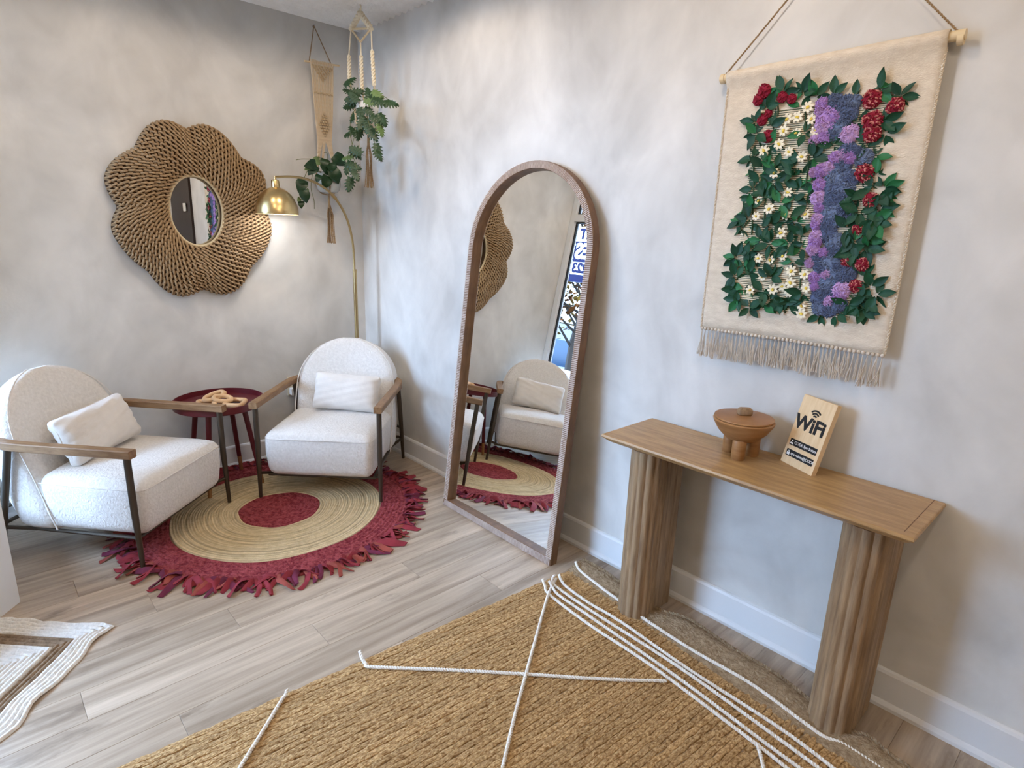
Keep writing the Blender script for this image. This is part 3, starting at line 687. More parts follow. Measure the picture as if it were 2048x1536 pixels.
# inner lip and glass
MB().tube([fpos(0, 2 * PI * k / 90, .0) + Vector((0, .0, 0)) for k in range(90)], .008, 8, closed=True).build('inner_rim', mat('rim_jute', (.55, .45, .29), .8), fm)
rim = [(FM.x + 1.02 * hole_r(2 * PI * k / 64) * math.cos(2 * PI * k / 64), -.022, FM.z + 1.02 * hole_r(2 * PI * k / 64) * math.sin(2 * PI * k / 64)) for k in range(64)]
MB().add(rim, [tuple(range(64))]).build('glass', MIRROR, fm, smooth=False)

# =================================================================== ARCHED FLOOR MIRROR, leaning
AM = Vector((-.253, -1.6835, 0)); LEAN = math.atan2(.203, 1.816)
am_ = bpy.data.objects.new('arched_floor_mirror', None); COL.objects.link(am_); am_.location = AM
am_.rotation_euler = (0, LEAN, 0)
tag(am_, 'tall arched floor mirror with ribbed dark wood frame leaning on the right wall', 'mirror')
FLAT['arched_floor_mirror'] = False
# local: y across, z up along the mirror, +x to the wall
HWM = .4165; HT = 1.827; ZS = HT - HWM
def arch_path(inset, nseg=40, bottom=0):
    w_ = HWM - inset; P = [(-w_, bottom + inset)]; P += [(-w_, z) for z in [bottom + inset + (ZS - bottom - inset) * i / 24 for i in range(1, 25)]]
    P += [(-w_ * math.cos(PI * i / nseg), ZS + w_ * math.sin(PI * i / nseg)) for i in range(1, nseg)]
    P += [(w_, z) for z in [ZS - (ZS - bottom - inset) * i / 24 for i in range(0, 25)]]
    return P
FWD = .036; FD = .042
secs = []
for ins, x in ((0, .003), (.003, 0), (FWD - .002, 0), (FWD, .002), (FWD, FD - .012), (FWD + .004, FD - .011), (FWD + .004, FD), (0, FD)):
    secs.append([(x, yy, z) for yy, z in arch_path(ins)])
fr = MB(); n_ = len(secs[0]); m_ = len(secs)
fr.add([p for s_ in secs for p in s_], [(i * n_ + k, i * n_ + (k + 1) % n_, ((i + 1) % m_) * n_ + (k + 1) % n_, ((i + 1) % m_) * n_ + k) for i in range(m_) for k in range(n_)])
fr.build('frame', FRAMEW, am_)
rb = MB()
outp = resample([Vector((0, yy, z)) for yy, z in arch_path(.002)] + [Vector((0, -HWM + .002, .002))], .0085)
for i in range(1, len(outp) - 1):
    p = outp[i]; t = (outp[i + 1] - outp[i - 1]).normalized(); nn = Vector((0, t.z, -t.y))
    c_ = Vector((0, 0, .9)); 
    if nn.dot(c_ - p) < 0: nn = -nn
    q = p + nn * (FWD - .004); h = t * .0029
    if abs(t.z) > .5 and p.z < FWD: continue
    rb.add([tuple(v) for v in (p - h, p + h, q + h, q - h)] + [tuple(v + Vector((-.0032, 0, 0)) + (t * d)) for v, d in ((p - h, .0012), (p + h, -.0012), (q + h, -.0012), (q - h, .0012))],
           [(4, 5, 6, 7), (0, 4, 7, 3), (1, 2, 6, 5), (0, 1, 5, 4), (3, 7, 6, 2)])
tag(rb.build('frame_ribs', RIBM, am_, smooth=False), kind='stuff')
gp = [(FD - .012, yy, z) for yy, z in arch_path(FWD - .002)]
MB().add(gp, [tuple(range(len(gp)))]).build('glass', MIRROR, am_, smooth=False)
bk = [(yy, z) for yy, z in arch_path(.002)]; nb = len(bk)
MB().add([(FD + .001, a, b) for a, b in bk] + [(FD - .008, a, b) for a, b in bk], [tuple(range(nb)), tuple(range(2 * nb - 1, nb - 1, -1))] + [(i, (i + 1) % nb, nb + (i + 1) % nb, nb + i) for i in range(nb)]).build('back_board', FRAMEW, am_, smooth=False)

# =================================================================== CONSOLE TABLE
ct = thing('console_table', 'narrow oak console table with two fluted column legs against the right wall', 'console table', (-.17, -2.93, 0))
CZ = .755; cx0, cx1, cy0, cy1 = -.345, -.012, -3.452, -2.408
tp = []
for ins, z in ((.026, CZ - .030), (.018, CZ - .024), (.006, CZ - .014), (.001, CZ - .011), (0, CZ - .008), (.002, CZ - .0015), (.005, CZ)):
    tp.append([(cx0 + ins, cy0 + ins, z), (cx1, cy0 + ins, z), (cx1, cy1 - ins, z), (cx0 + ins, cy1 - ins, z)])
MB().loft(tp).build('table_top', OAK, ct, smooth=False)
MB().box(cx0 + .028, cx1, cy0 + .03, cy0 + .032, CZ, CZ + .0006).build('edge_banding', FRAMEW, ct, smooth=False)
MB().box(-.27, -.03, -3.36, -2.50, CZ - .045, CZ - .03).build('apron', OAKV, ct, smooth=False)
def fluted(yc):
    """stadium shaped column, reeded round its ends, plain panel on the sides"""
    hx, hy = .130, .062; xc = -.162; poly = []
    r_ = hy; reeds = 6
    def reed(p, q, k=6, h=.28):
        p = Vector(p); q = Vector(q); d = q - p; nn = Vector((d.y, -d.x))
        return [tuple(p + d * (i / k) + nn * h * math.sin(PI * i / k)) for i in range(k)]
    def endpts(sgn):
        return [(xc + sgn * (hx - r_) + sgn * r_ * .96 * math.cos(a), yc + sgn * r_ * .96 * math.sin(a)) for a in [-PI / 2 + PI * i / reeds for i in range(reeds + 1)]]
    E1 = endpts(1); E2 = endpts(-1)
    def side(a, b):
        a = Vector(a); b = Vector(b); out = []; fr_ = [0, .16, .30, .78, .90, 1]
        for i in range(5):
            p, q = a + (b - a) * fr_[i], a + (b - a) * fr_[i + 1]
            out += reed(p, q, 5, .25) if i != 2 else [tuple(p), tuple(p + (q - p) * .03 + Vector(((q - p).y, -(q - p).x)).normalized() * .0025), tuple(p + (q - p) * .97 + Vector(((q - p).y, -(q - p).x)).normalized() * .0025)]
        return out
    for i in range(reeds): poly += reed(E1[i], E1[i + 1])
    poly += side(E1[-1], E2[0])
    for i in range(reeds): poly += reed(E2[i], E2[i + 1])
    poly += side(E2[-1], E1[0])
    o = MB().prism(poly, .0085, CZ - .044).build('column_leg', OAKV, ct)
    return o
fluted(-2.553); fluted(-3.318)

# =================================================================== BOWL AND SIGN ON THE CONSOLE
BC = Vector((-.128, -2.858, CZ))
bw = thing('footed_bowl', 'lidded wooden bowl on three stout legs on the console table', 'bowl', BC)
MB().lathe([(.001, .060), (.038, .058), (.056, .066), (.082, .092), (.100, .122), (.103, .131), (.099, .135), (.09, .133)], tuple(BC), 40).build('bowl_body', BOWLW, bw)
lid = MB().lathe([(.001, .1355), (.098, .1355), (.1005, .139), (.099, .1425), (.06, .147), (.001, .149)], tuple(BC), 40).build('lid', BOWLW, bw)
kb = rbox(.05, .034, .03, .012, 3, lambda v: Matrix.Rotation(math.radians(-45), 3, 'Z') @ v + Vector((0, .0, .160)) + BC)
kb.build('lid_knob', OAKV, lid, off=tuple(BC))
for dg in (200, 320, 80):
    a = math.radians(dg); MB().lathe([(.022, 0), (.0235, .002), (.0235, .062), (.020, .070)], (BC.x + .045 * math.cos(a), BC.y + .045 * math.sin(a), CZ), 20).build('bowl_leg', BOWLW, bw)
# WiFi sign: local x along its width, z up its face, y towards its back
WB0 = Vector((-.062, -2.976, CZ)); WB1 = Vector((-.124, -3.104, CZ)); wd = (WB1 - WB0); WW = wd.length
ang = math.atan2(wd.y, wd.x)
ws = bpy.data.objects.new('wifi_sign', None); COL.objects.link(ws); ws.location = WB0; FLAT['wifi_sign'] = False
LN = math.asin(.060 / .243)
ws.rotation_euler = (Matrix.Rotation(ang, 4, 'Z') @ Matrix.Rotation(-LN, 4, 'X')).to_euler()
tag(ws, 'pale wooden WiFi sign leaning against the wall on the console table', 'sign')
WH = .245; WT = .018
MB().box(0, WW, 0, WT, 0, WH, .0015).build('board', PINE, ws, smooth=False)
TX = Matrix(((1, 0, 0, 0), (0, 0, -1, 0), (0, 1, 0, 0), (0, 0, 0, 1)))   # text facing -y
text_obj('lettering', 'WiFi', .066, BLACK, ws, (WW * .47, -.0006, .150), TX, align='CENTER', bold=.0022)
for k, r_ in enumerate((.008, .017, .026)):
    mb = MB(); c = (WW * .52, .178); loops = []
    for i in range(13):
        a = math.radians(42 + 96 * i / 12)
        loops.append([(c[0] + q * math.cos(a), yy, c[1] + q * math.sin(a)) for q, yy in ((r_ - .0028, -.0012), (r_ + .0028, -.0012), (r_ + .0028, .0004), (r_ - .0028, .0004))])
    mb.loft(loops).build('wifi_arc', BLACK, ws)
for z, txt, ic in ((.078, 'CODE Spa Suites', 0), (.040, 'spa.suites@CODE', 1)):
    lb = MB().box(.012, WW - .012, -.0012, .0002, z - .0115, z + .0115).build('name_strip', BLACK, ws, smooth=False)
    text_obj('lettering', txt, .0135, WHITEP, lb, (.033, -.0016, z), TX)
    im = MB()
    if ic == 0:
        im.lathe([(.0001, 0), (.0033, 0), (.0033, .0008), (.0001, .0008)], n=14); im.v = [(x + .022, -.0014 - q, z + .004 + y_) for x, y_, q in im.v]
        b_ = MB(); b_.prism([(.015, z - .008), (.029, z - .008), (.029, z - .005), (.0265, z - .002), (.0175, z - .002), (.015, z - .005)], 0, .0008); im.add([(x, -.0014 - q, y_) for x, y_, q in b_.v], b_.f)
    else:
        b_ = MB(); b_.prism([(.016, z - .008), (.028, z - .008), (.028, z + .001), (.016, z + .001)], 0, .0008); im.add([(x, -.0014 - q, y_) for x, y_, q in b_.v], b_.f)
        im.tube([(.022 + .0042 * math.cos(PI * i / 8), -.0018, z + .001 + .0055 * math.sin(PI * i / 8)) for i in range(9)], .0009, 5)
    im.build('icon', WHITEP, lb, smooth=False)

# =================================================================== TAPESTRY
TX0 = -.034
tz = thing('floral_tapestry', 'cream linen wall tapestry with green leaves and yarn flowers hanging from a rod', 'tapestry', (TX0, -2.92, 1.06))
RZ = 2.034
MB().tube([(TX0, -2.572, RZ - .004), (TX0, -3.268, RZ + .006)], .0135, 14).build('rod', DOWEL, tz)
for yy in (-2.574, -3.266): MB().tube([(TX0, yy, RZ - .004), (TX0, yy - math.copysign(.014, yy + 2.92), RZ - .004)], .0155, 14).build('rod_end', DOWEL, tz)
cdm = MB()
for yy in (-2.586, -3.252): rope(cdm, [(TX0 + .006, yy, RZ + .012), (-.012, -2.92, 2.40)], .0032, .016, 2, 4, 4)
cdm.build('hanging_cord', MACRD, tz)
MB().tube([(0, -2.92, 2.40), (-.03, -2.92, 2.405)], .003, 8).build('nail', SILVER, tz)
def fab(u_, v):
    """fabric point: u 0..1 across (left to right), v 0..1 down"""
    yl = -2.600 - .004 * v; yr_ = -3.232 + .004 * v
    z = RZ + .010 - (RZ - 1.162) * v - .0 * u_
    x = TX0 + .004 - .008 * v * math.sin(2.3 * u_ * PI + 1) * .8 - .016 * max(0, u_ - .6) * v - .003 * math.sin(9 * v + 4 * u_) * v
    return Vector((x, yl + (yr_ - yl) * u_, z))
rowsF = []
for i in range(6):   # wrap over the rod
    a = PI * (1.0 - i / 5 * .95); rowsF.append([tuple(Vector((TX0 + .0158 * math.cos(a) * -1 * 1.0, fab(k / 30, 0).y, RZ + .0158 * math.sin(a) + (k / 30) * .008 - .003))) for k in range(31)])
rowsF = rowsF[::-1]
front = [[tuple(fab(k / 30, max(.016, j / 36))) for k in range(31)] for j in range(37)]
# front face continues from the rod front
rowsF = [[(TX0 + .0158 * math.cos(th), fab(k / 30, 0).y, RZ + .0158 * math.sin(th) + (k / 30) * .009 - .003) for k in range(31)] for th in [math.radians(d) for d in (-10, 20, 50, 80, 110, 140, 170, 195)]] + [[(TX0 - .012, fab(k / 30, 0).y, RZ - .016 + (k / 30) * .009) for k in range(31)]] + [[tuple(fab(k / 30, j / 36)) for k in range(31)] for j in range(2, 37)]
fbm = MB().grid(rowsF); fo = fbm.build('fabric', LINEN, tz)
sm_ = fo.modifiers.new('thickness', 'SOLIDIFY'); sm_.thickness = .004; sm_.offset = -1
for u_ in (0.004, .996): rope(MB(), [fab(u_, j / 30) + Vector((-.0035, 0, 0)) for j in range(1, 31)], .0042, .011, 2, 4, 5).build('edge_binding', LINEN, tz)
random.seed(5)
nt_ = 46
for k in range(nt_):
    u_ = (k + .5) / nt_; b = fab(u_, 1); mb = MB(); L_ = random.uniform(.085, .108)
    mb.sphere(b + Vector((-.003, 0, -.004)), .0065, 8, 6)
    for q in range(7):
        dx, dy = random.gauss(0, .003), random.gauss(0, .0045); ph = random.uniform(0, 6); cu_ = random.gauss(0, .006)
        mb.tube([b + Vector((-.003 + dx * t, dy * t * 1.3 + .003 * math.sin(6 * t + ph) * t + cu_ * t * t, -.006 - L_ * random.uniform(.97, 1.0) * t)) for t in (0, .2, .4, .6, .8, 1)], .0013, 4, cap=False)
    mb.build('tassel', LINENF, tz)
# net of green warp lines
def tap(px, py, lift=.006):
    p = on_right(px, py, TX0 - .004); u_ = (p.y + 2.602) / (-.632 + .002); v = (RZ + .010 - p.z) / (RZ - 1.162)
    q = fab(min(1, max(0, u_)), min(1, max(0, v))); return Vector((q.x - .003 - lift, p.y, p.z))
nl = tap(1512, 226, .001); nr = tap(1782, 216, .001); nbl = tap(1490, 612, .001)
ny0, ny1 = nl.y, nr.y + .01; nz0, nz1 = nbl.z, nl.z
rowsN = []
for j in range(25):
    v = (RZ + .010 - (nz1 + (nz0 - nz1) * j / 24)) / (RZ - 1.162); rowsN.append([])
    for k in range(21):
        u_ = ((ny0 + (ny1 - ny0) * k / 20) + 2.602) / -.63; q = fab(u_, v); rowsN[-1].append((q.x - .0045, q.y, q.z))
MB().grid(rowsN).build('net_ground', DARKNET, tz)
nn_ = MB(); z = nz1
while z > nz0:
    v = (RZ + .010 - z) / (RZ - 1.162)
    nn_.tube([fab(((ny0 + (ny1 - ny0) * k / 8) + 2.602) / -.63, v) + Vector((-.0052, 0, random.gauss(0, .0004))) for k in range(9)], .0021, 4, cap=False); z -= .0062
tag(nn_.build('net_threads', CREAM, tz), kind='stuff')
# stems
stp = [((1556, 208), (1556, 232)), ((1609, 208), (1611, 262)), ((1617, 312), (1610, 375)), ((1530, 405), (1527, 455)), ((1600, 534), (1599, 576)), ((1508, 330), (1504, 470)), ((1710, 590), (1742, 592)), ((1700, 590), (1728, 616)), ((1760, 190), (1803, 194)), ((1486, 456), (1500, 440)), ((1500, 600), (1502, 622)), ((1578, 605), (1578, 615))]
for a, b in stp: MB().tube([tap(*a), tap((a[0] + b[0]) / 2 + 1, (a[1] + b[1]) / 2), tap(*b)], .0026, 6).build('stem', STEM, tz)
# leaves: (x, y, direction in degrees, how many, fan)
SPR = [(1567,186,85,4,170),(1607,188,100,4,190),(1633,194,75,4,160),(1600,214,95,2,120),(1534,217,85,4,150),(1513,245,145,4,160),(1543,253,55,4,150),(1513,268,195,5,240),(1609,267,-50,4,240),(1540,290,-40,4,200),
(1667,191,60,2,60),(1710,194,60,2,60),(1760,182,45,5,190),(1801,193,20,4,190),(1767,243,15,3,110),(1772,267,-20,4,240),(1715,245,0,4,260),(1731,287,-90,5,300),(1667,290,60,4,220),
(1509,315,190,5,210),(1527,335,60,3,160),(1552,334,90,3,150),(1590,335,200,5,210),(1504,350,178,2,40),(1520,350,-10,2,40),(1507,378,100,3,170),(1548,364,-90,5,240),(1599,376,110,4,220),(1543,397,60,4,190),(1505,394,190,1,0),(1502,417,90,3,110),(1561,408,30,3,180),(1616,410,185,4,210),(1498,436,140,4,150),(1542,449,90,4,150),(1590,445,90,5,260),(1625,316,0,5,210),(1623,365,20,4,200),
(1751,314,0,3,150),(1755,350,100,3,170),(1769,375,60,5,170),(1743,376,120,3,180),(1759,390,-20,3,80),(1763,417,-40,5,210),(1717,393,-90,5,250),(1720,424,-80,5,220),(1750,440,-50,4,190),
(1486,456,205,5,200),(1480,443,150,3,110),(1522,480,150,4,170),(1540,487,0,5,290),(1579,489,90,5,290),(1602,497,0,4,280),(1475,515,172,5,190),(1492,515,30,5,200),(1473,553,190,4,150),(1516,537,90,3,220),(1542,555,50,5,150),(1586,523,-90,3,190),(1477,579,200,4,160),(1479,598,212,4,160),(1490,577,-90,4,220),(1500,615,-90,4,240),(1527,583,0,5,290),(1527,609,-90,3,100),(1545,595,-60,4,130),(1578,608,-90,5,230),(1605,586,230,3,130),
(1753,449,-45,5,190),(1695,457,20,4,220),(1710,483,0,5,290),(1733,478,15,4,150),(1733,497,-15,5,170),(1692,502,-70,4,200),(1714,506,-90,3,130),(1733,553,55,4,140),(1743,573,150,4,220),(1755,589,-15,4,200),(1737,605,-90,4,290),(1729,616,-75,5,140),(1700,609,-80,4,230),(1641,628,-90,3,100),(1673,628,-60,2,70),(1525,300,200,3,200),(1570,325,-60,3,160),(1535,352,100,3,200),(1520,366,30,3,200),(1560,380,-30,3,240),(1585,402,120,3,200),(1530,385,200,3,200),(1603,350,150,3,200),(1525,456,60,3,220),(1560,440,20,3,240),(1600,470,90,4,260),(1505,500,60,4,240),(1550,500,-90,3,200),(1500,545,90,3,240),(1490,530,200,4,240),(1540,600,60,3,200),(1560,602,-80,3,160),(1722,362,-40,3,200),(1735,425,20,4,240),(1700,440,90,3,200),(1703,500,-20,4,260),(1722,598,100,3,240)]
lmesh = []
for m_ in LEAF:
    mb = MB(); rowsL = []
    for i in range(7):
        t = i / 6; wv = math.sin(PI * t ** .85) * .25 * (1 if 0 < t < 1 else 0) + .006; z = .10 * t - .12 * t * t
        rowsL.append([(t, -wv, z + .05), (t, -wv * .5, z + .02), (t, 0, z - .005), (t, wv * .5, z + .02), (t, wv, z + .05)])
    mb.grid(rowsL); lmesh.append(mb.mesh('leaf', m_))
random.seed(21); nleaf = 0; extra = MB()
pm = .00175     # metres per photograph pixel on the cloth
for (px, py, dr_, n, fan) in SPR:
    base = tap(px, py, .0)
    for i in range(n):
        a = math.radians(dr_ + (0 if n == 1 else fan * (i / (n - 1) - .5)) + random.gauss(0, 6))
        Ls = random.uniform(25, 33) * pm; lift = random.uniform(.003, .011); off = random.uniform(.002, .006)
        # leaf x axis along (cos a) to the right (-y) and up (+z); leaf z axis out of the wall (-x)
        dx = Vector((0, -math.cos(a), math.sin(a))); dz = Vector((-1, 0, 0)); dz = (dz + dx * random.gauss(0, .16) + Vector((0, random.gauss(0, .25), random.gauss(0, .25)))).normalized()
        dy = dz.cross(dx).normalized(); dx2 = dy.cross(dz).normalized()
        M = Matrix((dx2, dy, dz)).transposed()
        loc = base + dx * off + Vector((-lift, 0, 0)) - tz.location
        me = random.choices(lmesh, (5, 3, 2))[0]
        if nleaf < 295: put('leaf', me, tz, loc, M.to_euler(), Ls)
        else: extra.add([tuple(loc + tz.location + M @ (Vector(v.co) * Ls)) for v in me.vertices], [tuple(p.vertices) for p in me.polygons])
        nleaf += 1
if extra.v: tag(extra.build('small_leaves', LEAF[0], tz), kind='stuff')
# daisies
WF = [(1618,215),(1576,239),(1597,235),(1624,239),(1569,262),(1594,267),(1633,261),(1560,289),(1530,302),(1579,304),(1605,314),(1550,347),(1577,385),(1519,402),(1540,418),(1514,433),(1573,430),(1612,429),(1564,466),(1519,517),(1542,520),(1567,512),(1584,542),(1610,549),(1527,553),(1582,566),(1565,573),(1547,579),(1580,585),(1503,580),(1613,576),(1603,612),(1603,628)]
pet = MB()
for k in range(7):
    a = 2 * PI * k / 7; c, s_ = math.cos(a), math.sin(a)
    pet.grid([[(r_ * c - w_ * s_, r_ * s_ + w_ * c, z) for w_ in (-hw, 0, hw)] for r_, hw, z in ((.002, .0015, .002), (.008, .004, .005), (.014, .0045, .006), (.0185, .0022, .003))])
petm = pet.mesh('petals', PETAL); cen = MB()
random.seed(9)
for k in range(9):
    a = random.uniform(0, 6.3); r_ = random.uniform(0, .0045); cen.sphere((r_ * math.cos(a), r_ * math.sin(a), .007), .003, 6, 4)
cenm = cen.mesh('flower_centre', YEL)
ROTW = Matrix(((0, 0, -1), (-1, 0, 0), (0, 1, 0)))
for px, py in WF:
    o = put('petals', petm, tz, tap(px, py, .009) - tz.location, (ROTW @ Matrix.Rotation(random.uniform(0, 6), 3, 'Z')).to_euler(), random.uniform(.85, 1.05)); o.name = 'daisy'
    put('flower_centre', cenm, o)
# yarn flowers
def yarn(m, n, seed, r_=.003, flat=.55, base=True):
    random.seed(seed); mb = MB()
    for i in range(n):
        a = random.uniform(0, 2 * PI); q = math.sqrt(random.random()) * .85; c = Vector((q * math.cos(a), q * math.sin(a), flat * (1 - q * q) * random.uniform(.5, 1)))
        d = Vector((random.gauss(0, 1), random.gauss(0, 1), random.gauss(0, .5))).normalized(); s_ = random.uniform(.10, .2); up = Vector((0, 0, random.uniform(.05, .18)))
        mb.tube([c - d * s_, c - d * s_ * .4 + up, c + d * s_ * .5 + up * .9, c + d * s_ - up * .2], r_, 4, cap=True)
    if base: mb.lathe([(.9, 0), (.75, flat * .45), (.4, flat * .7), (.01, flat * .8)], n=14)
    return mb.mesh('yarn_tuft', m)
WINEs = [yarn(WINE, 46, 1, .07)]
for px, py, r_ in [(1529,183,15),(1517,200,12),(1565,195,11),(1584,198,10),(1537,227,9),(1525,240,12),(1537,273,13)]:
    o = put('wine_flower', WINEs[0], tz, tap(px, py, .006) - tz.location, ROTW.to_euler(), r_ * pm)
rz1 = yarn(WINE, 46, 2, .08, .62); rz2 = yarn(ROSE, 32, 3, .075, .64, base=False)
for px, py, r_ in [(1745,199,17),(1792,213,15),(1746,242,18),(1745,268,16),(1731,346,17),(1743,400,14),(1719,459,12),(1696,524,12),(1726,529,13),(1713,572,13)]:
    o = put('rose_flower', rz1, tz, tap(px, py, .006) - tz.location, (ROTW @ Matrix.Rotation(px * .7, 3, 'Z')).to_euler(), r_ * pm); put('rose_petals', rz2, o)
PUR = [(1646,209,14),(1640,222,10),(1656,237,24),(1648,250,18),(1668,235,14),(1700,268,18),(1648,277,14),(1630,282,12),(1672,316,14),(1685,311,12),(1702,316,13),(1658,336,14),(1642,341,14),(1628,345,10),(1639,370,14),(1637,396,16),(1640,415,12),(1637,439,14),(1634,448,13),(1633,474,15),(1631,484,14),(1627,500,14),(1649,506,12),(1620,526,11),(1629,555,13),(1653,549,11),(1631,573,11),(1684,580,18),(1680,594,14),(1659,603,12)]
BLU = [(1669,205,18),(1692,213,22),(1710,204,14),(1700,228,16),(1687,237,20),(1675,254,20),(1667,267,16),(1696,302,18),(1728,316,18),(1715,305,12),(1683,333,20),(1675,354,24),(1700,358,18),(1675,381,26),(1690,378,20),(1661,403,22),(1678,397,18),(1667,424,24),(1690,422,18),(1656,443,22),(1675,438,18),(1656,449,16),(1657,469,18),(1672,486,20),(1667,500,18),(1636,520,16),(1660,523,24),(1643,532,18),(1677,532,14),(1672,549,18),(1697,546,18),(1686,555,16),(1654,566,20),(1650,580,20),(1640,595,20),(1640,615,18),(1657,618,18),(1677,608,18),(1669,614,14)]
ym = [yarn(BLUEY, 110, 30 + i, .045, .5) for i in range(2)] + [yarn(BLUEY2, 110, 33, .045, .5)]
for i, (px, py, r_) in enumerate(BLU):
    put('blue_tuft', ym[i % 3], tz, tap(px, py, .005) - tz.location, (ROTW @ Matrix.Rotation(i * 1.3, 3, 'Z')).to_euler(), (r_ * pm, r_ * pm, .026))
yp = [yarn(LILAC, 90, 50, .05, .5), yarn(LILACP, 90, 51, .05, .5)]
for i, (px, py, r_) in enumerate(PUR):
    put('lilac_tuft', yp[i % 2], tz, tap(px, py, .008) - tz.location, (ROTW @ Matrix.Rotation(i * 1.7, 3, 'Z')).to_euler(), (r_ * pm, r_ * pm, .027))

# =================================================================== MACRAME HANGERS AND PLANTS
# hanger with a woven panel, by the back wall
mh = thing('macrame_hanger', 'beige macrame plant hanger with a woven diamond panel and dowel by the back wall', 'plant hanger', (-.30, -.10, 1.39))
yh = -.085
MB().tube([(-.395, yh, 2.420), (-.175, yh, 2.436)], .0055, 8).build('dowel', DOWEL, mh)
cm = MB()
for x in (-.365, -.222): rope(cm, [(x, yh, 2.425), (-.295, -.02, 2.640)], .0035, .014, 2, 4, 4)
cm.build('hanging_cord', MACRD, mh)
MB().tube([(-.295, 0, 2.640), (-.295, -.03, 2.645)], .004, 8).build('wall_hook', SILVER, mh)
for k in range(14):
    u_ = k / 13; xt = -.360 + .138 * u_; xm = -.350 + .122 * u_; xb = -.335 + .085 * u_
    sd = 0 if abs(u_ - .5) > .0 else 0
    rope(MB(), [(xt, yh - .006, 2.437), (xt, yh - .010, 2.42), (xm, yh - .006, 2.25), (xm * .5 + xb * .5, yh - .006, 2.1), (xb, yh - .006, 1.99), (-.345 if u_ < .34 else (-.315 if u_ < .6 else -.232), yh - .004, 1.84)], .0042, .012, 2, 4, 4).build('macrame_cord', MACR, mh)
kn_ = MB().sphere((0, 0, 0), 1, 8, 6).mesh('knot', mat('macrame_knot', (.48, .36, .22), .9))
for r_ in range(7):           # V shaped field of knots under the dowel
    for c in range(7 - r_): put('knot', kn_, mh, Vector((-.291 + (c - (6 - r_) / 2) * .0195, yh - .014, 2.405 - r_ * .0125)) - mh.location, (.0, .6, 0), (.0095, .006, .0052))
for r_ in range(-4, 5):       # diamond
    m_ = 5 - abs(r_)
    for c in range(m_): put('knot', kn_, mh, Vector((-.292 + (c - (m_ - 1) / 2) * .0155, yh - .014, 2.085 + r_ * .0155)) - mh.location, (0, .6, 0), (.0082, .006, .0065))
for x in (-.335, -.30, -.262, -.245):
    for s_ in (-1, 1): put('knot', kn_, mh, Vector((x + s_ * .008, yh - .013, 2.26)) - mh.location, (0, s_ * .5, 0), (.009, .004, .006))
PC = Vector((-.288, -.105, 1.695))
for a in (.3, 2.4, 4.4):
    top = Vector((-.34 if a > 2 and a < 4 else (-.235 if a < 1 else -.315), yh - .004, 1.85))
    rope(MB(), catmull([top, PC + Vector((.073 * math.cos(a), .073 * math.sin(a), .10)), PC + Vector((.078 * math.cos(a), .078 * math.sin(a), .05)), PC + Vector((.05 * math.cos(a), .05 * math.sin(a), -.004)), PC + Vector((0, 0, -.018))], 5), .0045, .013, 2, 4, 4).build('cradle_cord', MACR if a < 1 else MACRD, mh)
def tassel(parent, top, L_, r_, m_, n=26, seed=1):
    random.seed(seed); mb = MB(); top = Vector(top)
    mb.tube([top, top - Vector((0, 0, L_ * .28))], [.006, .0085], 8)
    for i in range(n):
        a = random.uniform(0, 6.3); q = r_ * math.sqrt(random.random()); ph = random.uniform(0, 6)
        rope(mb, [top + Vector((q * k_ * math.cos(a) + .004 * math.sin(7 * t + ph) * t, q * k_ * math.sin(a), -L_ * t * random.uniform(.985, 1.0))) for t, k_ in ((.22, .35), (.42, 1), (.62, 1.0), (.82, 1.15), (1, 1.4))], .0026, .014, 2, 3, 3)
    mb.build('tassel', m_, parent)
tassel(mh, PC + Vector((0, 0, -.012)), .30, .024, MACRD, 22, 4)
# pothos pot
pp_ = thing('potted_pothos', 'dark green trailing pothos in a rounded grey pot in the panel hanger', 'potted plant', PC)
MB().lathe([(.001, -.002), (.052, -.002), (.066, .012), (.075, .045), (.073, .085), (.062, .115), (.058, .118), (.054, .112), (.05, .1), (.001, .1)], tuple(PC), 28).build('pot', POTG, pp_)
MB().lathe([(.001, .1005), (.05, .1005), (.03, .106), (.001, .108)], tuple(PC), 16).build('soil', SOIL, pp_)
def leaf_heart(m_):
    mb = MB(); rowsL = []
    W_ = [.02, .34, .44, .42, .33, .2, .02]
    for i in range(7):
        t = i / 6; hw = W_[i]; z = .12 * math.sin(PI * t) - .25 * t * t; x = t - (.10 if i == 1 else 0)
        rowsL.append([(x - .06 * (1 if i == 1 else 0), -hw, z + .08 * hw), (x, -hw * .5, z + .03), (x, 0, z - .02), (x, hw * .5, z + .03), (x - .06 * (1 if i == 1 else 0), hw, z + .08 * hw)])
    return mb.grid(rowsL).mesh('leaf', m_)
PH = [leaf_heart(PLEAF), leaf_heart(PLEAF2)]
def orient(dirv, face, roll=0):
    dx = Vector(dirv).normalized(); dz = (Vector(face) - dx * Vector(face).dot(dx)).normalized(); dy = dz.cross(dx); return (Matrix((dx, dy, dz)).transposed() @ Matrix.Rotation(roll, 3, 'X')).to_euler()
TOCAM = (CAM - PC).normalized()
PT = lambda px, py, y_: on_back(px, py, y_)
PLV = [(648, 322, 656, 345, .085, 0), (668, 310, 690, 330, .09, 0), (664, 338, 676, 362, .09, 0), (632, 332, 612, 352, .075, 0), (632, 328, 603, 334, .075, 0), (620, 335, 600, 342, .04, 1), (607, 360, 596, 386, .08, 0), (605, 380, 616, 408, .075, 0), (603, 402, 602, 417, .045, 0), (655, 352, 648, 382, .08, 0), (640, 322, 612, 322, .06, 1), (676, 345, 677, 368, .05, 0), (640, 350, 628, 372, .05, 0), (650, 318, 644, 345, .06, 0), (660, 326, 668, 344, .07, 0), (612, 378, 618, 388, .03, 1), (600, 396, 594, 404, .03, 1)]
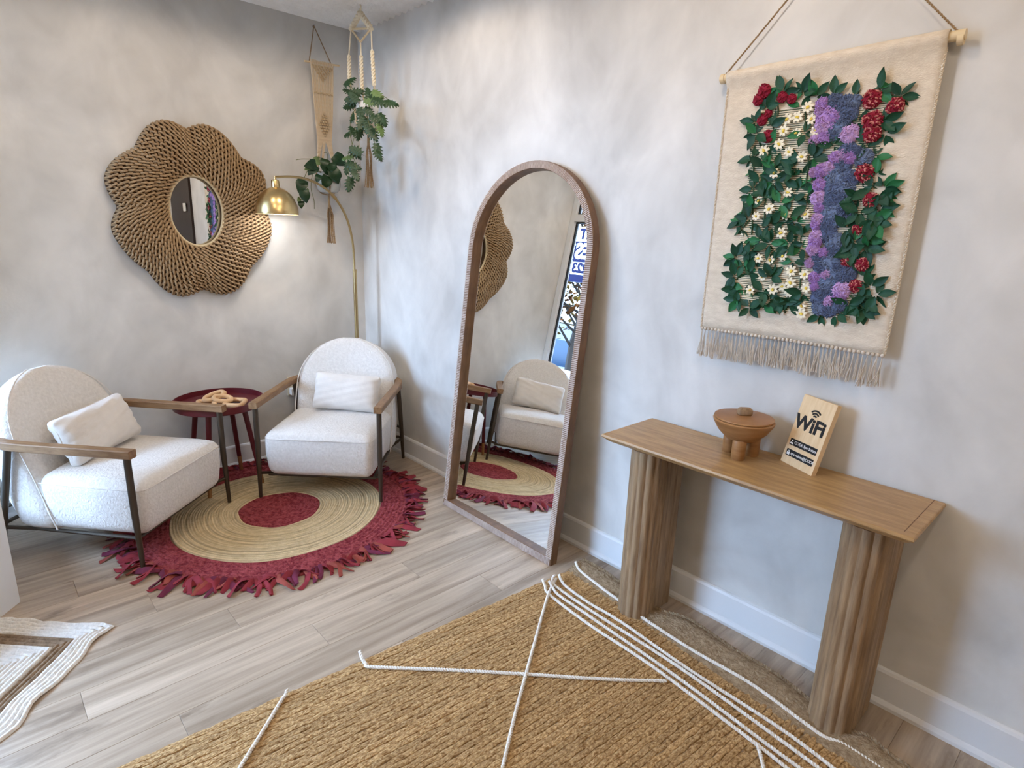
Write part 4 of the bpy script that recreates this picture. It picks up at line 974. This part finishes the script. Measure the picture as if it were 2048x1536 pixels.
for i, (a, b, c, d, s_, k) in enumerate(PLV):
    yy = -.16 - .03 * ((i * 37) % 5) / 5; p = PT(a, b, yy); q = PT(c, d, yy - .02)
    put('leaf', PH[k], pp_, p - PC, orient(q - p, TOCAM, ((i * 53) % 7 - 3) * .12), s_)
for pth in ([(640, 335), (622, 338), (610, 352), (606, 375), (604, 400)], [(645, 330), (628, 345), (622, 375), (628, 400), (629, 418)], [(650, 330), (640, 315), (628, 318), (604, 318), (592, 320)], [(655, 335), (655, 310), (648, 305)]):
    MB().tube(catmull([PC + Vector((0, 0, .105))] + [PT(a, b, -.16) for a, b in pth[1:]], 4), .0018, 5).build('vine', VINE, pp_)
# monstera hanger from the ceiling
HX2, HY2 = -.22, -.455
m2 = thing('rope_hanger', 'pale cotton rope plant hanger with a triangle frame hanging from the ceiling', 'plant hanger', (HX2, HY2, 1.73))
S2 = lambda px, py, dx=0: on_right(px, py, HX2 + dx)
hook = S2(720, 12); ring_c = S2(720, 17)
MB().tube([(hook.x, hook.y, HC + .01), (hook.x, hook.y, ring_c.z + .022)], .0035, 8).build('ceiling_hook', BRASS, m2)
MB().tube([ring_c + Vector((-.012 * math.cos(a) * .6, -.021 * math.cos(a), .021 * math.sin(a))) for a in [2 * PI * k / 24 for k in range(24)]], .0042, 8, closed=True).build('ring', MACRL, m2)
A_, B_, C_ = S2(702, 58), S2(742, 57), S2(721, 84)
for e in (A_, B_): rope(MB(), [ring_c - Vector((0, 0, .022)), e], .016, .05, 2, 6, 6).build('twisted_rope', MACRL, m2)
for a, b in ((A_, B_), (A_, C_), (B_, C_)): MB().tube([a, b], .0055, 8).build('triangle_bar', DOWEL, m2)
P2 = Vector((HX2, HY2 - .035, 2.035))
dn = [(A_, 698, 110, 699, 165, 2.5), (C_, 722, 110, 724, 180, -2.2), (B_, 744, 100, 748, 170, .3)]
for s0, x1, y1_, x2, y2_, an in dn:
    e1, e2 = S2(x1, y1_), S2(x2, y2_); md = e1 + (e2 - e1) * .45
    MB().tube([s0, e1], .0042, 6).build('plain_cord', MACRL, m2)
    rope(MB(), [e1, md, e2], .0115, .036, 2, 5, 6).build('twisted_rope', MACRL, m2)
    rope(MB(), catmull([e2, P2 + Vector((.07 * math.cos(an), .07 * math.sin(an), .09)), P2 + Vector((.065 * math.cos(an), .065 * math.sin(an), .03)), P2 + Vector((.03 * math.cos(an), .03 * math.sin(an), -.012)), P2 + Vector((0, 0, -.03))], 5), .006, .02, 2, 5, 5).build('cradle_cord', MACR, m2)
tassel(m2, P2 + Vector((0, 0, -.022)), .30, .020, MACRD, 22, 8)
MB().tube([P2 + Vector((.052 * math.cos(a), .052 * math.sin(a), -.004)) for a in [2 * PI * k / 24 for k in range(24)]], .006, 6, closed=True).build('base_ring', MACRD, m2)
mp_ = thing('potted_monstera', 'trailing small split-leaf monstera in a white pot hanging from the ceiling', 'potted plant', P2)
MB().lathe([(.001, 0), (.045, 0), (.05, .006), (.063, .12), (.066, .135), (.061, .136), (.057, .115), (.001, .115)], tuple(P2), 28).build('pot', POTW, mp_)
MB().lathe([(.001, .1155), (.057, .1155), (.03, .122), (.001, .124)], tuple(P2), 16).build('soil', SOIL, mp_)
def monstera(m_):
    mb = MB(); mb.tube([(-.35, 0, -.05), (-.1, 0, 0), (.5, 0, .05), (.98, 0, -.1)], [.015, .02, .016, .006], 4)
    for s_ in (-1, 1):
        for k in range(6):
            t = -.02 + k * .17; L_ = [.36, .46, .46, .40, .30, .16][k]; a = math.radians([125, 98, 80, 66, 50, 28][k]); w_ = .082; ca, sa = math.cos(a), math.sin(a)
            rowsL = []
            for i in range(4):
                u_ = i / 3; hw = w_ * [1.15, 1.05, .9, .25][i]; c = Vector((t + L_ * u_ * ca + .06 * u_ * u_, s_ * L_ * u_ * sa, .06 * u_ - .18 * u_ * u_ + .04 - .1 * t * t)); d = Vector((sa, -s_ * ca, 0))
                rowsL.append([tuple(c - d * hw), tuple(c + Vector((0, 0, .02))), tuple(c + d * hw)])
            mb.grid(rowsL)
    # web along the midrib
    for s_ in (-1, 1): mb.grid([[(t, 0, .03), (t, s_ * hw, .03)] for t, hw in ((-.12, .02), (-.04, .22), (.18, .30), (.42, .27), (.68, .19), (.97, .01))])
    return mb.mesh('leaf', m_)
ML = [monstera(MLEAF), monstera(MLEAF2)]
MLV = [(701,162,40),(695,182,150),(714,186,20),(737,186,100),(757,190,-30),(762,205,-20),(784,207,-10),(696,213,200),(708,234,230),(722,231,-80),(740,225,-40),(757,242,-30),(766,241,-60),(762,262,-70),(718,268,-100),(698,268,200),(705,260,120),(747,270,-60),(755,303,-80),(758,312,-60),(709,300,150),(713,311,-30),(693,316,190),(695,337,-110),(711,334,-20),(712,352,-60),(699,371,-100),(705,192,130),(747,195,20),(708,208,170),(734,254,-90),(742,205,-20),(722,250,-120),(700,200,170)]
for i, (px, py, dg) in enumerate(MLV):
    dep = HX2 - .05 - .05 * ((i * 29) % 7) / 7; p = on_right(px, py, dep); a = math.radians(dg); dirv = CR * math.cos(a) + CU * math.sin(a)
    s_ = [.068, .060, .074][i % 3]
    put('leaf', ML[1 if i % 9 == 4 else 0], mp_, p - P2 - dirv * s_ * .5, orient(dirv, (CAM - p).normalized() + Vector((0, 0, .5)), ((i * 41) % 7 - 3) * .15), s_)
for pth in ([(705, 225), (700, 265), (704, 290), (694, 318), (698, 350), (700, 368)], [(745, 225), (752, 260), (748, 280), (756, 305)], [(740, 200), (765, 192), (783, 205)], [(715, 195), (706, 180), (700, 165)], [(735, 235), (742, 262), (738, 285)], [(704, 290), (712, 330), (712, 350)]):
    MB().tube(catmull([P2 + Vector((0, 0, .13))] + [on_right(a, b, HX2 - .07) for a, b in pth], 4), .0017, 5).build('vine', VINE, mp_)

# =================================================================== JUTE RUG
JR = Vector((-.118, -2.188, 0)); ja = math.radians(-4.6)
jr = thing('jute_rug', 'large golden jute rug with white cord lines under the console table', 'rug', JR, ja, flat=False)
JM = Matrix.Rotation(-ja, 3, 'Z')
def jl(p): return JM @ (Vector(p) - JR)
MB().box(-2.35, -.06, -2.6, -.004, .0004, .002).build('backing', JUTEB, jr, smooth=False)
random.seed(2); rp = .0205; vari = []
for v in range(6):
    rowsJ = []
    for i in range(121):
        x = -2.35 + 2.31 * i / 120; wv = .0018 * math.sin(i * 1.7 + v * 2) + .0012 * math.sin(i * .9 + v); h = .0055 + .0008 * math.sin(i * 2.3 + v * 1.3) + .0009 * math.sin(i * .37 + v)
        rowsJ.append([(x, wv + d * rp, .0012 + h * hh) for d, hh in ((-.5, .1), (-.44, .72), (-.25, .96), (0, 1), (.25, .96), (.44, .72), (.5, .1))])
    vari.append(MB().grid(rowsJ).mesh('braid_row', JUTE))
for k in range(124):
    put('braid_row', vari[random.randrange(6)], jr, (random.uniform(-.012, .006) if k else -.02, -(k + .5) * rp, random.uniform(-.0004, .0010)))
# curled hem along the wall side
edge_px = [(1165, 1118), (1205, 1140), (1240, 1165), (1285, 1196), (1320, 1220), (1380, 1240), (1470, 1300), (1540, 1340), (1600, 1385), (1650, 1430), (1690, 1460), (1740, 1475), (1810, 1530)]
ez = [.030, .032, .028, .012, .022, .030, .026, .030, .022, .012, .022, .030, .026]
el = [jl(on_floor(px, py, z)) for (px, py), z in zip(edge_px, ez)]; el += [Vector((el[-1].x + .01, -1.7, .02)), Vector((el[-1].x + .02, -2.6, .012))]
el = catmull(el, 6); rowsE = []
for p in el:
    x0 = -.105 - .03 * min(1, max(0, -p.y)); rowsE.append([(x0, p.y, .006), (x0 * .6 + p.x * .4, p.y, .010 + .25 * p.z), (x0 * .3 + p.x * .7, p.y, .008 + .65 * p.z), (p.x, p.y, p.z), (p.x + .006, p.y, p.z - .004), (p.x + .003, p.y, max(.001, p.z - .012))])
MB().grid(rowsE).build('curled_hem', JUTEB, jr)
rope(MB(), [p + Vector((.001, 0, .002)) for p in el], .006, .016, 2, 4, 5).build('hem_braid', JUTEB, jr)
CORDS = [[(1085,1158,.03),(1090,1172,.02),(1100,1190,.014),(1180,1250,.013),(1307,1334,.013),(1511,1487,.013),(1585,1545,.013)], [(1098,1162,.03),(1106,1176,.02),(1120,1192,.014),(1180,1233,.013),(1350,1351,.013),(1532,1487,.013),(1612,1545,.013)],
 [(1109,1150,.035),(1104,1162,.025),(1115,1175,.016),(1180,1220,.013),(1358,1334,.013),(1553,1474,.013),(1650,1545,.013)], [(1118,1149,.035),(1122,1160,.022),(1135,1175,.014),(1180,1207,.013),(1244,1245,.013),(1371,1334,.013),(1561,1457,.013),(1678,1545,.013)],
 [(1151,1123,.035),(1156,1135,.022),(1168,1148,.016),(1215,1184,.016),(1240,1202,.014),(1285,1235,.014),(1385,1300,.018),(1500,1366,.018),(1608,1445,.014),(1650,1474,.013),(1690,1490,.014),(1775,1545,.014)],
 [(1112,1157,.02),(1100,1180,.017),(1090,1210,.017),(1068,1290,.015),(1053,1345,.017),(1030,1430,.013),(1002,1550,.013)], [(719,1302,.03),(724,1316,.02),(732,1328,.012),(748,1334,.014),(900,1340,.013),(1047,1348,.013),(1200,1358,.013),(1332,1362,.013)],
 [(574,1379,.022),(571,1390,.016),(562,1402,.013),(530,1455,.013),(472,1548,.013)], [(1515,1488,.014),(1521,1510,.013),(1530,1545,.013)]]
for c in CORDS: rope(MB(), catmull([jl(on_floor(x, y_, z)) for x, y_, z in c], 8), .0058, .019, 2, 6, 7).build('white_cord', CORDW, jr)

# =================================================================== WHITE RUG BY THE DOOR
WR = on_floor(224, 1253, .0); WR.z = 0
wrg = thing('white_braided_rug', 'white braided rug with a brown band and wavy edge by the entrance', 'rug', WR)
E1 = Vector((-.705, .709, 0)); E2 = Vector((-.653, -.757, 0))
def wp(a, b, z): return E1 * a + E2 * b + Vector((0, 0, z))
def wav(s_): return .007 * math.sin(s_ * 26) + .005 * math.sin(s_ * 41 + 1)
pw_ = .0165; LA, LB_ = .62, 1.05
MB().add([tuple(wp(a, b, .0006)) for a, b in ((.02, .02), (LA, .02), (LA, LB_), (.02, LB_))], [(0, 1, 2, 3)]).build('backing', BRUG, wrg, off=(0, 0, 0))
nrow = 18
for k in range(nrow):
    s_ = (k + .5) * pw_; m_ = BRUG if 5 <= k <= 7 else WRUG; fade = max(0, 1 - k / 6)
    path = [(LA - .002, s_)] + [(LA - (LA - s_) * i / 24, s_) for i in range(1, 24)] + [(s_ * 1.0, s_)] + [(s_, s_ + (LB_ - s_) * i / 36) for i in range(1, 37)]
    rowsW = []
    P = [Vector((a, b, 0)) for a, b in path]
    for i, p in enumerate(P):
        on_a = i < 24; w_ = wav(p.x if on_a else p.y + 2) * fade; q = Vector((p.x, p.y - abs(w_) if on_a else p.y, 0)) if on_a else Vector((p.x - w_, p.y, 0))
        zz = .0012 + (.006 * max(0, math.sin((p.x if on_a else p.y) * 22)) * fade)
        if i == 24: off_ = [Vector((d, d, 0)) for d in (-.5, -.25, 0, .25, .5)]
        elif on_a: off_ = [Vector((0, d, 0)) for d in (-.5, -.25, 0, .25, .5)]
        else: off_ = [Vector((d, 0, 0)) for d in (-.5, -.25, 0, .25, .5)]
        rowsW.append([tuple(wp(q.x + o.x * pw_, q.y + o.y * pw_, zz + h)) for o, h in zip(off_, (0, .007, .0085, .007, 0))])
    MB().grid(rowsW).build('braid_row', m_, wrg, off=(0, 0, 0))
b0 = nrow * pw_; n2 = int((LA - b0) / pw_)
for k in range(n2):
    a = b0 + (k + .5) * pw_; rowsW = []
    for i in range(31):
        b = b0 + (LB_ - b0) * i / 30; rowsW.append([tuple(wp(a + d * pw_, b + .001 * math.sin(i * 2 + k), .0012 + h)) for d, h in zip((-.5, -.25, 0, .25, .5), (0, .006, .0075, .006, 0))])
    MB().grid(rowsW).build('braid_row', WRUG, wrg, off=(0, 0, 0))

# =================================================================== CEILING LAMPS (out of the picture)
for i, (x, y_, e, wh_) in enumerate(((-1.35, -.95, 13, 'above the tray table'), (-.72, -1.25, 17, 'above the arched mirror'), (-.80, -2.75, 15, 'above the console table'), (-1.9, -2.1, 17, 'by the entrance door'), (-1.6, -3.9, 26, 'in the middle of the room'), (-1.4, -5.2, 34, 'by the front wall'))):
    lp = thing('ceiling_spot', 'round recessed warm ceiling spotlight ' + wh_, 'ceiling light', (x, y_, HC - .012), group='recessed ceiling spotlights')
    MB().lathe([(.045, .004), (.062, 0), (.066, .004), (.066, .012), (.045, .012)], (x, y_, HC - .014), 28, cap=False).build('trim_ring', WHITE, lp)
    MB().lathe([(.001, .007), (.046, .007)], (x, y_, HC - .014), 28, cap=False).build('lens', CANL, lp)
    l = bpy.data.lights.new('ceiling_spot_light', 'SPOT'); l.energy = e; l.color = (1, .81, .60); l.spot_size = math.radians(176); l.spot_blend = .25; l.shadow_soft_size = .05
    o = bpy.data.objects.new('ceiling_spot_light', l); COL.objects.link(o); o.location = (x, y_, HC - .03)
